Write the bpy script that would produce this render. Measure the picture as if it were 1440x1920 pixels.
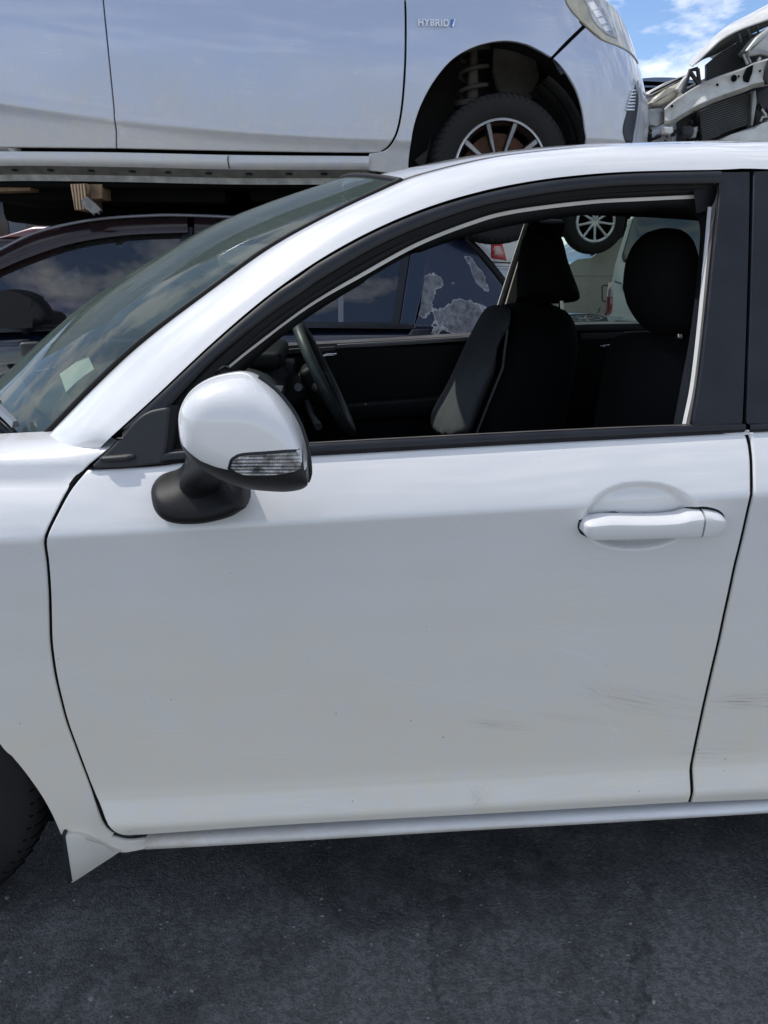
import bpy, bmesh, math, random
import numpy as np
from mathutils import Vector, Matrix, geometry, noise
random.seed(7)
rng = np.random.default_rng(5)
for o in list(bpy.data.objects): bpy.data.objects.remove(o)
scene = bpy.context.scene

# ------------------------------------------------------------------ camera
CAM = np.array([0.0, -1.16, 1.22]); PITCH = math.radians(18.0); YAW = math.radians(3.5); FPX = 1450.0
cd = bpy.data.cameras.new('camera'); cam = bpy.data.objects.new('camera', cd); scene.collection.objects.link(cam)
cam.location = CAM; cam.rotation_euler = (math.pi/2-PITCH, 0, -YAW)
cd.sensor_fit = 'VERTICAL'; cd.sensor_height = 24.0; cd.lens = 24.0*FPX/1920.0
cd.clip_start = 0.05; cd.clip_end = 2000.0
scene.camera = cam

# ------------------------------------------------------------------ sky, sun, exposure
SUN = np.array([-0.45, 0.25, 0.86]); SUN = SUN/np.linalg.norm(SUN)      # direction towards the sun
world = bpy.data.worlds.new('World'); scene.world = world; world.use_nodes = True
wt = world.node_tree; wt.nodes.clear()
def wn(t, **k):
    n = wt.nodes.new(t)
    for a, b in k.items(): setattr(n, a, b)
    return n
w_out = wn('ShaderNodeOutputWorld'); w_bg = wn('ShaderNodeBackground'); w_bg.inputs[1].default_value = 0.15
w_sky = wn('ShaderNodeTexSky', sky_type='NISHITA', sun_disc=False)
w_sky.sun_elevation = math.asin(SUN[2]); w_sky.sun_rotation = math.atan2(SUN[0], SUN[1])
w_sky.air_density = 0.75; w_sky.dust_density = 0.05; w_sky.ozone_density = 2.6
w_tc = wn('ShaderNodeTexCoord'); w_map = wn('ShaderNodeMapping'); w_map.inputs['Scale'].default_value = (1.0, 1.0, 2.3)
w_map.inputs['Location'].default_value = (0.35, 0.2, 0.15)
w_n = wn('ShaderNodeTexNoise'); w_n.inputs['Scale'].default_value = 7.5; w_n.inputs['Detail'].default_value = 8.0; w_n.inputs['Roughness'].default_value = 0.56
w_r = wn('ShaderNodeValToRGB'); w_r.color_ramp.elements[0].position = 0.46; w_r.color_ramp.elements[1].position = 0.60
w_r.color_ramp.elements[1].color = (0.85, 0.85, 0.85, 1)
w_mix = wn('ShaderNodeMix', data_type='RGBA'); w_mix.inputs[7].default_value = (6.2, 6.25, 6.4, 1)
L = wt.links.new
L(w_tc.outputs['Generated'], w_map.inputs[0]); L(w_map.outputs[0], w_n.inputs['Vector']); L(w_n.outputs[0], w_r.inputs[0])
w_dim = wn('ShaderNodeMix', data_type='RGBA', blend_type='MULTIPLY'); w_dim.inputs[0].default_value = 1.0; w_dim.inputs[7].default_value = (0.85, 0.85, 0.85, 1)
L(w_sky.outputs[0], w_dim.inputs[6]); L(w_r.outputs[0], w_mix.inputs[0]); L(w_dim.outputs[2], w_mix.inputs[6]); L(w_mix.outputs[2], w_bg.inputs[0]); L(w_bg.outputs[0], w_out.inputs[0])
sd = bpy.data.lights.new('sun', 'SUN'); sd.energy = 2.0; sd.angle = math.radians(0.53); sd.color = (1.0, 0.95, 0.88)
so = bpy.data.objects.new('sun', sd); scene.collection.objects.link(so); so.location = (-3, 2, 8)
so.rotation_euler = Vector(SUN).to_track_quat('Z', 'Y').to_euler()
scene.view_settings.view_transform = 'Standard'; scene.view_settings.look = 'None'
scene.view_settings.exposure = 0.56; scene.view_settings.gamma = 1.0; scene.view_settings.use_curve_mapping = False
scene.render.engine = 'CYCLES'
scene.cycles.use_denoising = True; scene.cycles.max_bounces = 12; scene.cycles.transparent_max_bounces = 24
scene.cycles.caustics_reflective = False; scene.cycles.caustics_refractive = False

# ------------------------------------------------------------------ helpers: sight lines used to measure the places of things
_f = np.array([math.sin(YAW)*math.cos(PITCH), math.cos(YAW)*math.cos(PITCH), -math.sin(PITCH)])
_r = np.array([math.cos(YAW), -math.sin(YAW), 0.0]); _u = np.cross(_r, _f)
def ray(px, py): return _f + _r*((px-720)/FPX) + _u*((960-py)/FPX)
def at(px, py, Y):
    d = ray(px, py); return CAM + d*((Y-CAM[1])/d[1])
def hit(px, py, S, y0=-0.4, y1=6.5):
    d = ray(px, py); t = (np.arange(y0, y1, 0.004)-CAM[1])/d[1]
    P = CAM[None] + d[None]*t[:, None]
    g = P[:, 1]-S(P[:, 0], P[:, 2])
    k = np.where((g[:-1] < 0) & (g[1:] >= 0))[0]
    if len(k) == 0:
        i = int(np.argmin(np.abs(g))); return P[i]
    i = k[0]; a = g[i]/(g[i]-g[i+1]+1e-12)
    return P[i]*(1-a)+P[i+1]*a
def hits(pp, S): return [hit(a, b, S) for a, b in pp]
def xz(pp, S): return [(p[0], p[2]) for p in hits(pp, S)]

# ------------------------------------------------------------------ helpers: scene objects
C = scene.collection
def fin(name, mesh, m, parent=None):
    o = bpy.data.objects.new(name, mesh); C.objects.link(o)
    if m is not None and not mesh.materials:
        mesh.materials.append(m)
    if parent is not None:
        o.parent = parent
        if parent.type == 'EMPTY' and parent.parent is None:
            o.matrix_parent_inverse = Matrix.Translation(-parent.location)
    return o
def thing(name, label, cat, loc=(0, 0, 0), group=None):
    o = bpy.data.objects.new(name, None); C.objects.link(o); o.location = loc
    o.empty_display_size = 0.1
    return tag(o, label, cat, group)
def tag(o, label, cat, group=None):
    o['label'] = label; o['category'] = cat
    if group: o['group'] = group
    return o
def sub(name, parent):
    o = bpy.data.objects.new(name, None); C.objects.link(o); o.parent = parent; o.empty_display_size = 0.1
    o.matrix_parent_inverse = Matrix.Translation(-parent.location)
    return o
def pydata(name, V, Fc, m, parent=None, smooth=True, normals=None):
    me = bpy.data.meshes.new(name); me.from_pydata([tuple(map(float, v)) for v in V], [], [tuple(int(i) for i in f) for f in Fc])
    me.validate()
    if smooth: me.polygons.foreach_set('use_smooth', [True]*len(me.polygons))
    if normals is not None and len(normals) == len(me.vertices):
        me.normals_split_custom_set_from_vertices([tuple(map(float, n)) for n in normals])
    me.update()
    return fin(name, me, m, parent)
def from_bm(name, bm, m, parent=None, smooth=True, angle=40):
    me = bpy.data.meshes.new(name)
    bmesh.ops.recalc_face_normals(bm, faces=bm.faces)
    if smooth:
        for f in bm.faces: f.smooth = True
        lim = math.radians(angle)
        for e in bm.edges:
            if len(e.link_faces) == 2 and e.calc_face_angle(0) > lim: e.smooth = False
    bm.to_mesh(me); bm.free()
    return fin(name, me, m, parent)
def box_bm(bm, c, s, rot=None, bev=0.0, seg=2):
    M = Matrix.Translation(Vector(c)) @ (rot.to_4x4() if rot is not None else Matrix.Identity(4)) @ Matrix.Diagonal((s[0], s[1], s[2], 1))
    r = bmesh.ops.create_cube(bm, size=1.0, matrix=M)
    if bev > 0:
        vs = set(r['verts']); es = [e for e in bm.edges if e.verts[0] in vs and e.verts[1] in vs]
        bmesh.ops.bevel(bm, geom=es, offset=bev, segments=seg, affect='EDGES', profile=0.6)
    return bm
def box(name, c, s, m, parent=None, rot=None, bev=0.0, seg=2):
    bm = bmesh.new(); box_bm(bm, c, s, rot, bev, seg)
    return from_bm(name, bm, m, parent, smooth=bev > 0)
def tube_bm(bm, pts, r, n=10, caps=True):
    pts = [Vector(p) for p in pts]; rings = []
    rr = r if hasattr(r, '__len__') else [r]*len(pts)
    ref = None
    for i, p in enumerate(pts):
        t = (pts[min(i+1, len(pts)-1)]-pts[max(i-1, 0)]).normalized()
        if ref is None:
            ref = t.orthogonal().normalized()
        ref = (ref-t*ref.dot(t)).normalized(); b = t.cross(ref)
        rings.append([bm.verts.new(p+(ref*math.cos(2*math.pi*k/n)+b*math.sin(2*math.pi*k/n))*rr[i]) for k in range(n)])
    for a, b in zip(rings[:-1], rings[1:]):
        for k in range(n): bm.faces.new((a[k], a[(k+1) % n], b[(k+1) % n], b[k]))
    if caps:
        bm.faces.new(rings[0][::-1]); bm.faces.new(rings[-1])
    return bm
def tube(name, pts, r, m, parent=None, n=10):
    bm = bmesh.new(); tube_bm(bm, pts, r, n); return from_bm(name, bm, m, parent, angle=60)
def lathe_bm(bm, prof, center, axis='y', n=48, close=False):
    """prof: list of (radius, along-axis)"""
    rings = []
    for r, a in prof:
        ring = []
        for k in range(n):
            t = 2*math.pi*k/n
            p = (r*math.cos(t), a, r*math.sin(t)) if axis == 'y' else (a, r*math.cos(t), r*math.sin(t))
            ring.append(bm.verts.new((center[0]+p[0], center[1]+p[1], center[2]+p[2])))
        rings.append(ring)
    seq = list(zip(rings[:-1], rings[1:]))
    if close: seq.append((rings[-1], rings[0]))
    for a, b in seq:
        for k in range(n): bm.faces.new((a[k], a[(k+1) % n], b[(k+1) % n], b[k]))
    return bm
def resample(P, n=None, ds=None):
    P = np.array(P, float); d = np.r_[0, np.cumsum(np.linalg.norm(np.diff(P, axis=0), axis=1))]
    if n is None: n = max(2, int(round(d[-1]/ds))+1)
    t = np.linspace(0, d[-1], n)
    return np.stack([np.interp(t, d, P[:, k]) for k in range(P.shape[1])], 1)
def spline(P, ds=None, n=None, k=12):
    """Catmull-Rom through the points, then evenly resampled"""
    P = np.array(P, float)
    if len(P) < 3: return resample(P, n=n, ds=ds)
    Q = np.vstack([2*P[0]-P[1], P, 2*P[-1]-P[-2]]); out = []
    for i in range(1, len(Q)-2):
        a, b, c, d = Q[i-1], Q[i], Q[i+1], Q[i+2]
        for t in np.linspace(0, 1, k, endpoint=False):
            out.append(0.5*((2*b)+(c-a)*t+(2*a-5*b+4*c-d)*t*t+(3*b-a-3*c+d)*t**3))
    out.append(P[-1])
    return resample(np.array(out), n=n, ds=ds)
def round_poly(pts, ds, corner=38):
    """closed outline: smooth between corners (turn sharper than 'corner' degrees), resampled at ds"""
    P = [np.array(p, float) for p in pts]; n = len(P); cor = []
    for i in range(n):
        a = P[i]-P[i-1]; b = P[(i+1) % n]-P[i]
        ang = abs(math.degrees(math.atan2(a[0]*b[1]-a[1]*b[0], a@b)))
        if ang > corner: cor.append(i)
    if not cor: cor = [0]
    out = []
    for q, i in enumerate(cor):
        j = cor[(q+1) % len(cor)]
        seg = [P[i]]; k = i
        while True:
            k = (k+1) % n; seg.append(P[k])
            if k == j: break
        s = spline(seg, ds=ds) if len(seg) > 2 else resample(seg, ds=ds)
        out.append(s[:-1])
    return np.vstack(out)
def area2(P): return float(np.sum(P[:, 0]*np.roll(P[:, 1], -1)-np.roll(P[:, 0], -1)*P[:, 1]))
def inset(P, d):
    if area2(P) < 0: P = P[::-1]
    t1 = P-np.roll(P, 1, 0); t2 = np.roll(P, -1, 0)-P
    t1 /= np.linalg.norm(t1, axis=1)[:, None]+1e-12; t2 /= np.linalg.norm(t2, axis=1)[:, None]+1e-12
    n1 = np.stack([-t1[:, 1], t1[:, 0]], 1); n2 = np.stack([-t2[:, 1], t2[:, 0]], 1)
    m = n1+n2; m /= np.linalg.norm(m, axis=1)[:, None]+1e-12
    c = np.clip(np.sum(m*n1, 1), 0.4, 1)
    return P+m*(d/c)[:, None]
def inside(Q, P):
    x, y = Q[:, 0], Q[:, 1]; r = np.zeros(len(Q), bool)
    x1, y1 = P[:, 0], P[:, 1]; x2, y2 = np.roll(x1, -1), np.roll(y1, -1)
    for a, b, c, d in zip(x1, y1, x2, y2):
        if b == d: continue
        r ^= ((b > y) != (d > y)) & (x < (c-a)*(y-b)/(d-b)+a)
    return r
def bdist(Q, P):
    A = P; B = np.roll(P, -1, 0); D = np.full(len(Q), 1e9)
    for a, b in zip(A, B):
        e = b-a; t = np.clip(((Q-a)@e)/(e@e+1e-15), 0, 1)
        D = np.minimum(D, np.linalg.norm(Q-a-t[:, None]*e, axis=1))
    return D
def fillpts(P, h, rows=None, extra=None):
    lo, hi = P.min(0), P.max(0)
    if rows is None:
        nx = int((hi[0]-lo[0])/h)+2; nz = int((hi[1]-lo[1])/h)+2
        if nx*nz > 60000: raise ValueError('too many')
        X, Z = np.meshgrid(lo[0]+np.arange(nx)*h+0.37*h, lo[1]+np.arange(nz)*h+0.41*h); Q = np.stack([X.ravel(), Z.ravel()], 1)
    else:
        xs = np.arange(lo[0]+0.3*h, hi[0], h); Q = np.array([(x, z) for x in xs for z in rows(x)])
    if extra is not None: Q = np.vstack([Q, extra])
    Q = Q[inside(Q, P)]
    if len(Q): Q = Q[bdist(Q, P) > 0.0025+0.12*h]
    return Q
def snorm(S, x, z, e=0.0012):
    gx = (S(x+e, z)-S(x-e, z))/(2*e); gz = (S(x, z+e)-S(x, z-e))/(2*e)
    n = np.stack([gx, -np.ones_like(gx), gz], 1)
    return n/np.linalg.norm(n, axis=1)[:, None]
def panel(name, pts, S, m, parent=None, px=True, h=0.03, ds=0.012, gap=0.0, lip=0.0022, drop=0.0025, flange=0.018, rows=None, extra=None, corner=38, off=0.0):
    """a pressed sheet lying on y = S(x, z): rolled edge and a flange turned inwards. pts: outline as sight lines or (x, z)"""
    SS = (lambda x, z: S(x, z)+off)
    P = round_poly(xz(pts, SS) if px else pts, ds, corner)
    if area2(P) < 0: P = P[::-1]
    if gap: P = inset(P, gap)
    I = inset(P, lip); n = len(P)
    Q = fillpts(I, h, rows, extra)
    A = np.vstack([I, Q]) if len(Q) else I
    v2, ed, fc, ov, oe, of = geometry.delaunay_2d_cdt([Vector(a) for a in A], [(i, (i+1) % n) for i in range(n)], [], 1, 1e-7)
    src = [o[0] if len(o) else -1 for o in ov]
    v2 = np.array([tuple(v) for v in v2]); loop = {s: i for i, s in enumerate(src) if 0 <= s < n}
    N = snorm(SS, v2[:, 0], v2[:, 1])
    V = [(a[0], float(SS(a[0], a[1])), a[1]) for a in v2]; Fs = [tuple(f) for f in fc]
    NN = [tuple(q) for q in N]
    a = np.array(V); base = len(V)
    out = inset(P, 0.0)
    s = SS(P[:, 0], P[:, 1]); NP = snorm(SS, P[:, 0], P[:, 1])
    o2 = np.stack([P[:, 0]-I[:, 0], P[:, 1]-I[:, 1]], 1); o2 /= np.linalg.norm(o2, axis=1)[:, None]+1e-12
    for i in range(n):
        V.append((P[i, 0], s[i]+drop*0.55, P[i, 1])); q = np.array([o2[i, 0], 0, o2[i, 1]])+NP[i]; NN.append(tuple(q/np.linalg.norm(q)))
    for i in range(n):
        V.append((P[i, 0]+o2[i, 0]*0.0004, s[i]+drop*0.55+flange, P[i, 1]+o2[i, 1]*0.0004)); NN.append((o2[i, 0], 0, o2[i, 1]))
    for i in range(n):
        j = (i+1) % n
        if i in loop and j in loop:
            Fs.append((loop[i], loop[j], base+j, base+i))
            Fs.append((base+i, base+j, base+n+j, base+n+i))
    # orient towards the outside (-y)
    G = []
    Va = np.array(V); Na = np.array(NN)
    for f in Fs:
        p = Va[list(f)]; nn = np.cross(p[1]-p[0], p[2]-p[0])
        if nn@Na[list(f)].sum(0) < 0: f = f[::-1]
        G.append(f)
    return pydata(name, V, G, m, parent, True, NN)
def pillow(name, pts, S, H, R, m, parent=None, px=True, h=0.008, ds=0.006, power=2.0, off=0.0, corner=38, back=0.004, tilt=None):
    """a cushion-like bulge of height H standing out (-y) of the surface S, rounded over the distance R from its outline"""
    SS = (lambda x, z: S(x, z)+off)
    P = round_poly(xz(pts, SS) if px else pts, ds, corner)
    if area2(P) < 0: P = P[::-1]
    n = len(P); Q = fillpts(P, h); rings = [P]
    for d in (0.06, 0.2): rings.append(inset(P, R*d))
    A = np.vstack(rings[:1]+[r for r in rings[1:]]+([Q[bdist(Q, P) > R*0.3]] if len(Q) else []))
    v2, ed, fc, ov, oe, of = geometry.delaunay_2d_cdt([Vector(a) for a in A], [(i, (i+1) % n) for i in range(n)], [], 1, 1e-7)
    v2 = np.array([tuple(v) for v in v2]); d = np.clip(bdist(v2, P)/R, 0, 1)
    hh = H*(1-(1-d)**power)**(1/power)
    if tilt is not None: hh = hh*tilt(v2[:, 0], v2[:, 1])
    y = SS(v2[:, 0], v2[:, 1])-hh+back
    V = np.stack([v2[:, 0], y, v2[:, 1]], 1); Fs = []
    for f in fc:
        p = V[list(f)]; nn = np.cross(p[1]-p[0], p[2]-p[0])
        Fs.append(tuple(f) if nn[1] < 0 else tuple(f)[::-1])
    return pydata(name, V, Fs, m, parent)
def cushion(name, pts, ymid, half, R, m, parent=None, h=0.014, ds=0.01, power=2.2, corner=60, push=None):
    """a closed padded body: outline in (x, z), thickest in the middle, rounded over R on both faces"""
    P = round_poly(pts, ds, corner)
    if area2(P) < 0: P = P[::-1]
    n = len(P); Q = fillpts(P, h)
    rings = [inset(P, R*d) for d in (0.04, 0.14, 0.3)]; rings = [r[inside(r, P)] for r in rings]
    Q = Q[bdist(Q, P) > R*0.36] if len(Q) else Q
    A = np.vstack([P]+rings+[Q])
    v2, ed, fc, ov, oe, of = geometry.delaunay_2d_cdt([Vector(a) for a in A], [(i, (i+1) % n) for i in range(n)], [], 1, 1e-6)
    v2 = np.array([tuple(v) for v in v2]); D = bdist(v2, P); d = np.clip(D/R, 0, 1)
    hh = half*(1-(1-d)**power)**(1/power); rim = D < 1e-5; k = len(v2)
    V = np.vstack([np.stack([v2[:, 0], ymid-hh, v2[:, 1]], 1), np.stack([v2[:, 0], ymid+hh, v2[:, 1]], 1)])
    if push is not None: V = np.array([push(q) for q in V])
    Fs = []
    for f in fc:
        f = tuple(f); p = V[list(f)]
        if np.cross(p[1]-p[0], p[2]-p[0])[1] > 0: f = f[::-1]
        Fs.append(f); Fs.append(tuple(j if rim[j] else j+k for j in f[::-1]))
    return pydata(name, V, Fs, m, parent)
def loft(name, A, B, m, parent=None, seg=6, bulge=0.0, n=60, power=2.0, out=(0, -1, 0.4), thick=0.0, smooth=True):
    """skin between two 3-D paths, bulged outwards"""
    A = spline(A, n=n); B = spline(B, n=n); V = []; Fs = []
    T = np.gradient(A, axis=0); W = B-A; N = np.cross(T, W); N /= np.linalg.norm(N, axis=1)[:, None]+1e-12
    sg = np.sign(N@np.array(out)); sg[sg == 0] = 1; N *= sg[:, None]
    for i in range(n):
        for k in range(seg+1):
            s = k/seg; b = bulge*(1-abs(2*s-1)**power); V.append(A[i]+W[i]*s+N[i]*b)
    w = seg+1
    for i in range(n-1):
        for k in range(seg): Fs.append((i*w+k, (i+1)*w+k, (i+1)*w+k+1, i*w+k+1))
    V = np.array(V)
    if thick:
        V2 = V-np.repeat(N, w, axis=0)*thick; o = len(V)
        Fs += [tuple(j+o for j in f[::-1]) for f in list(Fs)]
        for i in range(n-1):
            Fs.append((i*w, i*w+o, (i+1)*w+o, (i+1)*w)); Fs.append((i*w+seg, (i+1)*w+seg, (i+1)*w+seg+o, i*w+seg+o))
        Fs.append((0, *(k for k in range(1, w)), *(o+k for k in range(w-1, -1, -1))))
        e = (n-1)*w; Fs.append((*(e+k for k in range(w-1, -1, -1)), *(o+e+k for k in range(w))))
        V = np.vstack([V, V2])
    bm = bmesh.new(); vs = [bm.verts.new(tuple(v)) for v in V]
    for f in Fs:
        try: bm.faces.new([vs[i] for i in f])
        except ValueError: pass
    if thick: return from_bm(name, bm, m, parent, smooth, 45)
    me = bpy.data.meshes.new(name)
    bm.normal_update()
    # orient outwards
    if sum(f.normal.dot(Vector(N[min(int(f.verts[0].index/w), n-1)])) if False else f.normal.dot(Vector(out)) for f in bm.faces) < 0:
        bmesh.ops.reverse_faces(bm, faces=bm.faces)
    for f in bm.faces: f.smooth = smooth
    bm.to_mesh(me); bm.free()
    return fin(name, me, m, parent)
def prism(name, pts, y0, y1, m, parent=None, bev=0.01, seg=3, ds=None, corner=38, shear=None):
    """outline in (x, z) given depth from y0 to y1, edges rounded"""
    P = np.array(pts, float) if ds is None else round_poly(pts, ds, corner)
    if area2(P) < 0: P = P[::-1]
    bm = bmesh.new(); a = [bm.verts.new((p[0], y0, p[1])) for p in P]; b = [bm.verts.new((p[0], y1, p[1])) for p in P]; n = len(P)
    f0 = bm.faces.new(a); f1 = bm.faces.new(b[::-1])
    for i in range(n): bm.faces.new((a[i], b[i], b[(i+1) % n], a[(i+1) % n]))
    if bev > 0:
        es = list(f0.edges)+list(f1.edges)
        bmesh.ops.bevel(bm, geom=es, offset=bev, segments=seg, affect='EDGES', profile=0.5)
    if shear is not None:
        for yy in np.linspace(y0, y1, 16)[1:-1]: bmesh.ops.bisect_plane(bm, geom=bm.verts[:]+bm.edges[:]+bm.faces[:], plane_co=(0, yy, 0), plane_no=(0, 1, 0))
        for v in bm.verts: v.co = Vector(shear(v.co))
    bmesh.ops.triangulate(bm, faces=[f for f in bm.faces if len(f.verts) > 4])
    return from_bm(name, bm, m, parent, True, 35)
def prism_px(name, pp, Y, depth, m, parent=None, bev=0.01, **k):
    return prism(name, [(p[0], p[2]) for p in (at(a, b, Y) for a, b in pp)], Y, Y+depth, m, parent, bev, **k)
def grid(name, fn, nu, nv, m, parent=None, flip=False, smooth=True, closed_u=False):
    V = [fn(i/(nu-1) if not closed_u else i/nu, j/(nv-1)) for i in range(nu) for j in range(nv)]; Fs = []
    for i in range(nu if closed_u else nu-1):
        for j in range(nv-1):
            a, b = i, (i+1) % nu; f = (a*nv+j, b*nv+j, b*nv+j+1, a*nv+j+1); Fs.append(f[::-1] if flip else f)
    return pydata(name, V, Fs, m, parent, smooth)

# ------------------------------------------------------------------ materials
def newmat(name):
    m = bpy.data.materials.new(name); m.use_nodes = True; t = m.node_tree
    return m, t, t.nodes['Principled BSDF'], t.links.new
def N_(t, typ, **k):
    n = t.nodes.new(typ)
    for a, b in k.items():
        if a in n.inputs: n.inputs[a].default_value = b
        else: setattr(n, a, b)
    return n
def ramp(t, fac, p0, p1, c0=(0, 0, 0, 1), c1=(1, 1, 1, 1)):
    r = N_(t, 'ShaderNodeValToRGB'); e = r.color_ramp.elements
    e[0].position = p0; e[1].position = p1; e[0].color = c0; e[1].color = c1
    t.links.new(fac, r.inputs[0]); return r.outputs[0]
def math_(t, op, a, b=None, clamp=False):
    n = N_(t, 'ShaderNodeMath', operation=op); n.use_clamp = clamp
    for i, v in enumerate((a, b)):
        if v is None: continue
        if isinstance(v, (int, float)): n.inputs[i].default_value = v
        else: t.links.new(v, n.inputs[i])
    return n.outputs[0]
def mix_(t, fac, a, b):
    n = N_(t, 'ShaderNodeMix', data_type='RGBA')
    for i, v in ((0, fac), (6, a), (7, b)):
        if isinstance(v, (int, float)): n.inputs[i].default_value = v
        elif isinstance(v, tuple): n.inputs[i].default_value = v
        else: t.links.new(v, n.inputs[i])
    return n.outputs[2]
def geo(t): return N_(t, 'ShaderNodeNewGeometry').outputs['Position']
def mapped(t, sc=(1, 1, 1), loc=(0, 0, 0), rot=(0, 0, 0)):
    mp = N_(t, 'ShaderNodeMapping'); mp.inputs['Scale'].default_value = sc; mp.inputs['Location'].default_value = loc; mp.inputs['Rotation'].default_value = rot
    tc = N_(t, 'ShaderNodeTexCoord'); t.links.new(tc.outputs['Object'], mp.inputs[0]); return mp.outputs[0]
def noise_(t, vec, scale, detail=5.0, rough=0.55):
    n = N_(t, 'ShaderNodeTexNoise', Scale=scale, Detail=detail, Roughness=rough); t.links.new(vec, n.inputs['Vector']); return n.outputs[0]
def bump_(t, h, strength, dist, normal_in):
    b = N_(t, 'ShaderNodeBump', Strength=strength, Distance=dist); t.links.new(h, b.inputs['Height']); t.links.new(b.outputs[0], normal_in); return b
def plain(name, col, rough=0.5, metal=0.0, coat=0.0, spec=0.5, bump=0.0, bscale=300.0, vary=0.0, vscale=8.0):
    m, t, p, l = newmat(name)
    p.inputs['Base Color'].default_value = (*col, 1); p.inputs['Roughness'].default_value = rough; p.inputs['Metallic'].default_value = metal
    p.inputs['Coat Weight'].default_value = coat; p.inputs['Coat Roughness'].default_value = 0.04; p.inputs['Specular IOR Level'].default_value = spec
    if vary or bump:
        v = mapped(t)
    if vary:
        n = noise_(t, v, vscale, 6.0, 0.6)
        c = mix_(t, ramp(t, n, 0.35, 0.68), (*[q*(1-vary) for q in col], 1), (*[min(1, q*(1+vary)) for q in col], 1)); l(c, p.inputs['Base Color'])
        l(math_(t, 'MULTIPLY_ADD', n, 0.3) if False else ramp(t, n, 0.3, 0.75, (rough*0.8,)*3+(1,), (min(1, rough*1.25),)*3+(1,)), p.inputs['Roughness'])
    if bump:
        bump_(t, noise_(t, v, bscale, 3.0, 0.6), bump, 0.001, p.inputs['Normal'])
    return m
M = {}
def paint(name, col, dirt_col, z0, z1, dirt=0.75, metal=0.0, rough=0.32, coat=1.0, specks=1.0, scuffs=(), scratch=1.0, peel=None, chalk=0.0):
    """car paint under clear coat with road dirt low down, specks, fine scratches and scuffed places"""
    m, t, p, l = newmat(name)
    v = mapped(t); pos = N_(t, 'ShaderNodeSeparateXYZ'); l(v, pos.inputs[0])
    cloud = noise_(t, v, 5.0, 6.0, 0.6); fine = noise_(t, mapped(t, (9, 9, 30)), 6.0, 5.0, 0.65)
    hz = N_(t, 'ShaderNodeMapRange'); hz.inputs[1].default_value = z1; hz.inputs[2].default_value = z0
    l(math_(t, 'ADD', pos.outputs[2], math_(t, 'MULTIPLY', math_(t, 'SUBTRACT', cloud, 0.5), (z1-z0)*0.7)), hz.inputs[0])
    dmask = math_(t, 'MULTIPLY', math_(t, 'POWER', hz.outputs[0], 0.9), dirt, True)
    dmask = math_(t, 'MULTIPLY', dmask, ramp(t, fine, 0.2, 0.75, (0.55,)*3+(1,), (1,)*3+(1,)), True)
    mott = noise_(t, mapped(t, (1, 1, 0.6), (2, 0, 5)), 20.0, 9.0, 0.75)
    dmask = math_(t, 'MULTIPLY', dmask, ramp(t, mott, 0.30, 0.62, (0.45,)*3+(1,), (1,)*3+(1,)), True)
    base = mix_(t, ramp(t, cloud, 0.3, 0.7), (*[c*0.975 for c in col], 1), (*col, 1))
    c = mix_(t, dmask, base, (*dirt_col, 1))
    rgh = mix_(t, dmask, (rough,)*3+(1,), (0.55,)*3+(1,)); coatv = math_(t, 'SUBTRACT', coat, math_(t, 'MULTIPLY', dmask, 0.75*coat))
    if specks:   # tar spots and stone chips
        vo = N_(t, 'ShaderNodeTexVoronoi', Scale=34.0); l(v, vo.inputs['Vector'])
        dots = ramp(t, vo.outputs['Distance'], 0.03, 0.058, (1, 1, 1, 1), (0, 0, 0, 1))
        pick = ramp(t, noise_(t, v, 13.0, 2.0), 0.50, 0.54)
        dk = math_(t, 'MULTIPLY', math_(t, 'MULTIPLY', dots, pick), 0.8*specks, True)
        c = mix_(t, math_(t, 'MULTIPLY', dk, ramp(t, hz.outputs[0], 0.0, 0.7, (0.25,)*3+(1,), (1,)*3+(1,))), c, (0.05, 0.045, 0.04, 1))
        vo2 = N_(t, 'ShaderNodeTexVoronoi', Scale=130.0); l(mapped(t, (0.6, 1, 1.2), (3, 1, 2)), vo2.inputs['Vector'])
        d2 = math_(t, 'MULTIPLY', ramp(t, vo2.outputs['Distance'], 0.06, 0.14, (1, 1, 1, 1), (0, 0, 0, 1)), ramp(t, noise_(t, v, 7.0, 3.0), 0.5, 0.7))
        c = mix_(t, math_(t, 'MULTIPLY', math_(t, 'MULTIPLY', d2, hz.outputs[0]), 0.34*specks, True), c, (0.12, 0.105, 0.085, 1))
    if scratch:
        w = noise_(t, mapped(t, (1.2, 1, 55), (1, 0, 0), (0, 0.05, 0)), 3.2, 4.0, 0.7)
        lines = ramp(t, math_(t, 'ABSOLUTE', math_(t, 'SUBTRACT', w, 0.5)), 0.0, 0.012, (1, 1, 1, 1), (0, 0, 0, 1))
        where = ramp(t, noise_(t, mapped(t, (1, 1, 2), (4, 2, 1)), 4.0, 3.0), 0.52, 0.66)
        c = mix_(t, math_(t, 'MULTIPLY', math_(t, 'MULTIPLY', lines, where), 0.5*scratch, True), c, (0.93, 0.93, 0.91, 1))
    for (sx, sz, rx, rz, rot, kind, amt) in scuffs:   # scuffed places with their own shape
        mp = N_(t, 'ShaderNodeMapping', vector_type='TEXTURE'); mp.inputs['Location'].default_value = (sx, 0, sz); mp.inputs['Rotation'].default_value = (0, rot, 0); mp.inputs['Scale'].default_value = (rx, 1e3, rz)
        l(N_(t, 'ShaderNodeTexCoord').outputs['Object'], mp.inputs[0])
        ln = N_(t, 'ShaderNodeVectorMath', operation='LENGTH'); l(mp.outputs[0], ln.inputs[0])
        fall = ramp(t, ln.outputs['Value'], 0.25, 1.0, (1, 1, 1, 1), (0, 0, 0, 1))
        st = N_(t, 'ShaderNodeTexNoise', Scale=1.0, Detail=6.0, Roughness=0.7)
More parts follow.
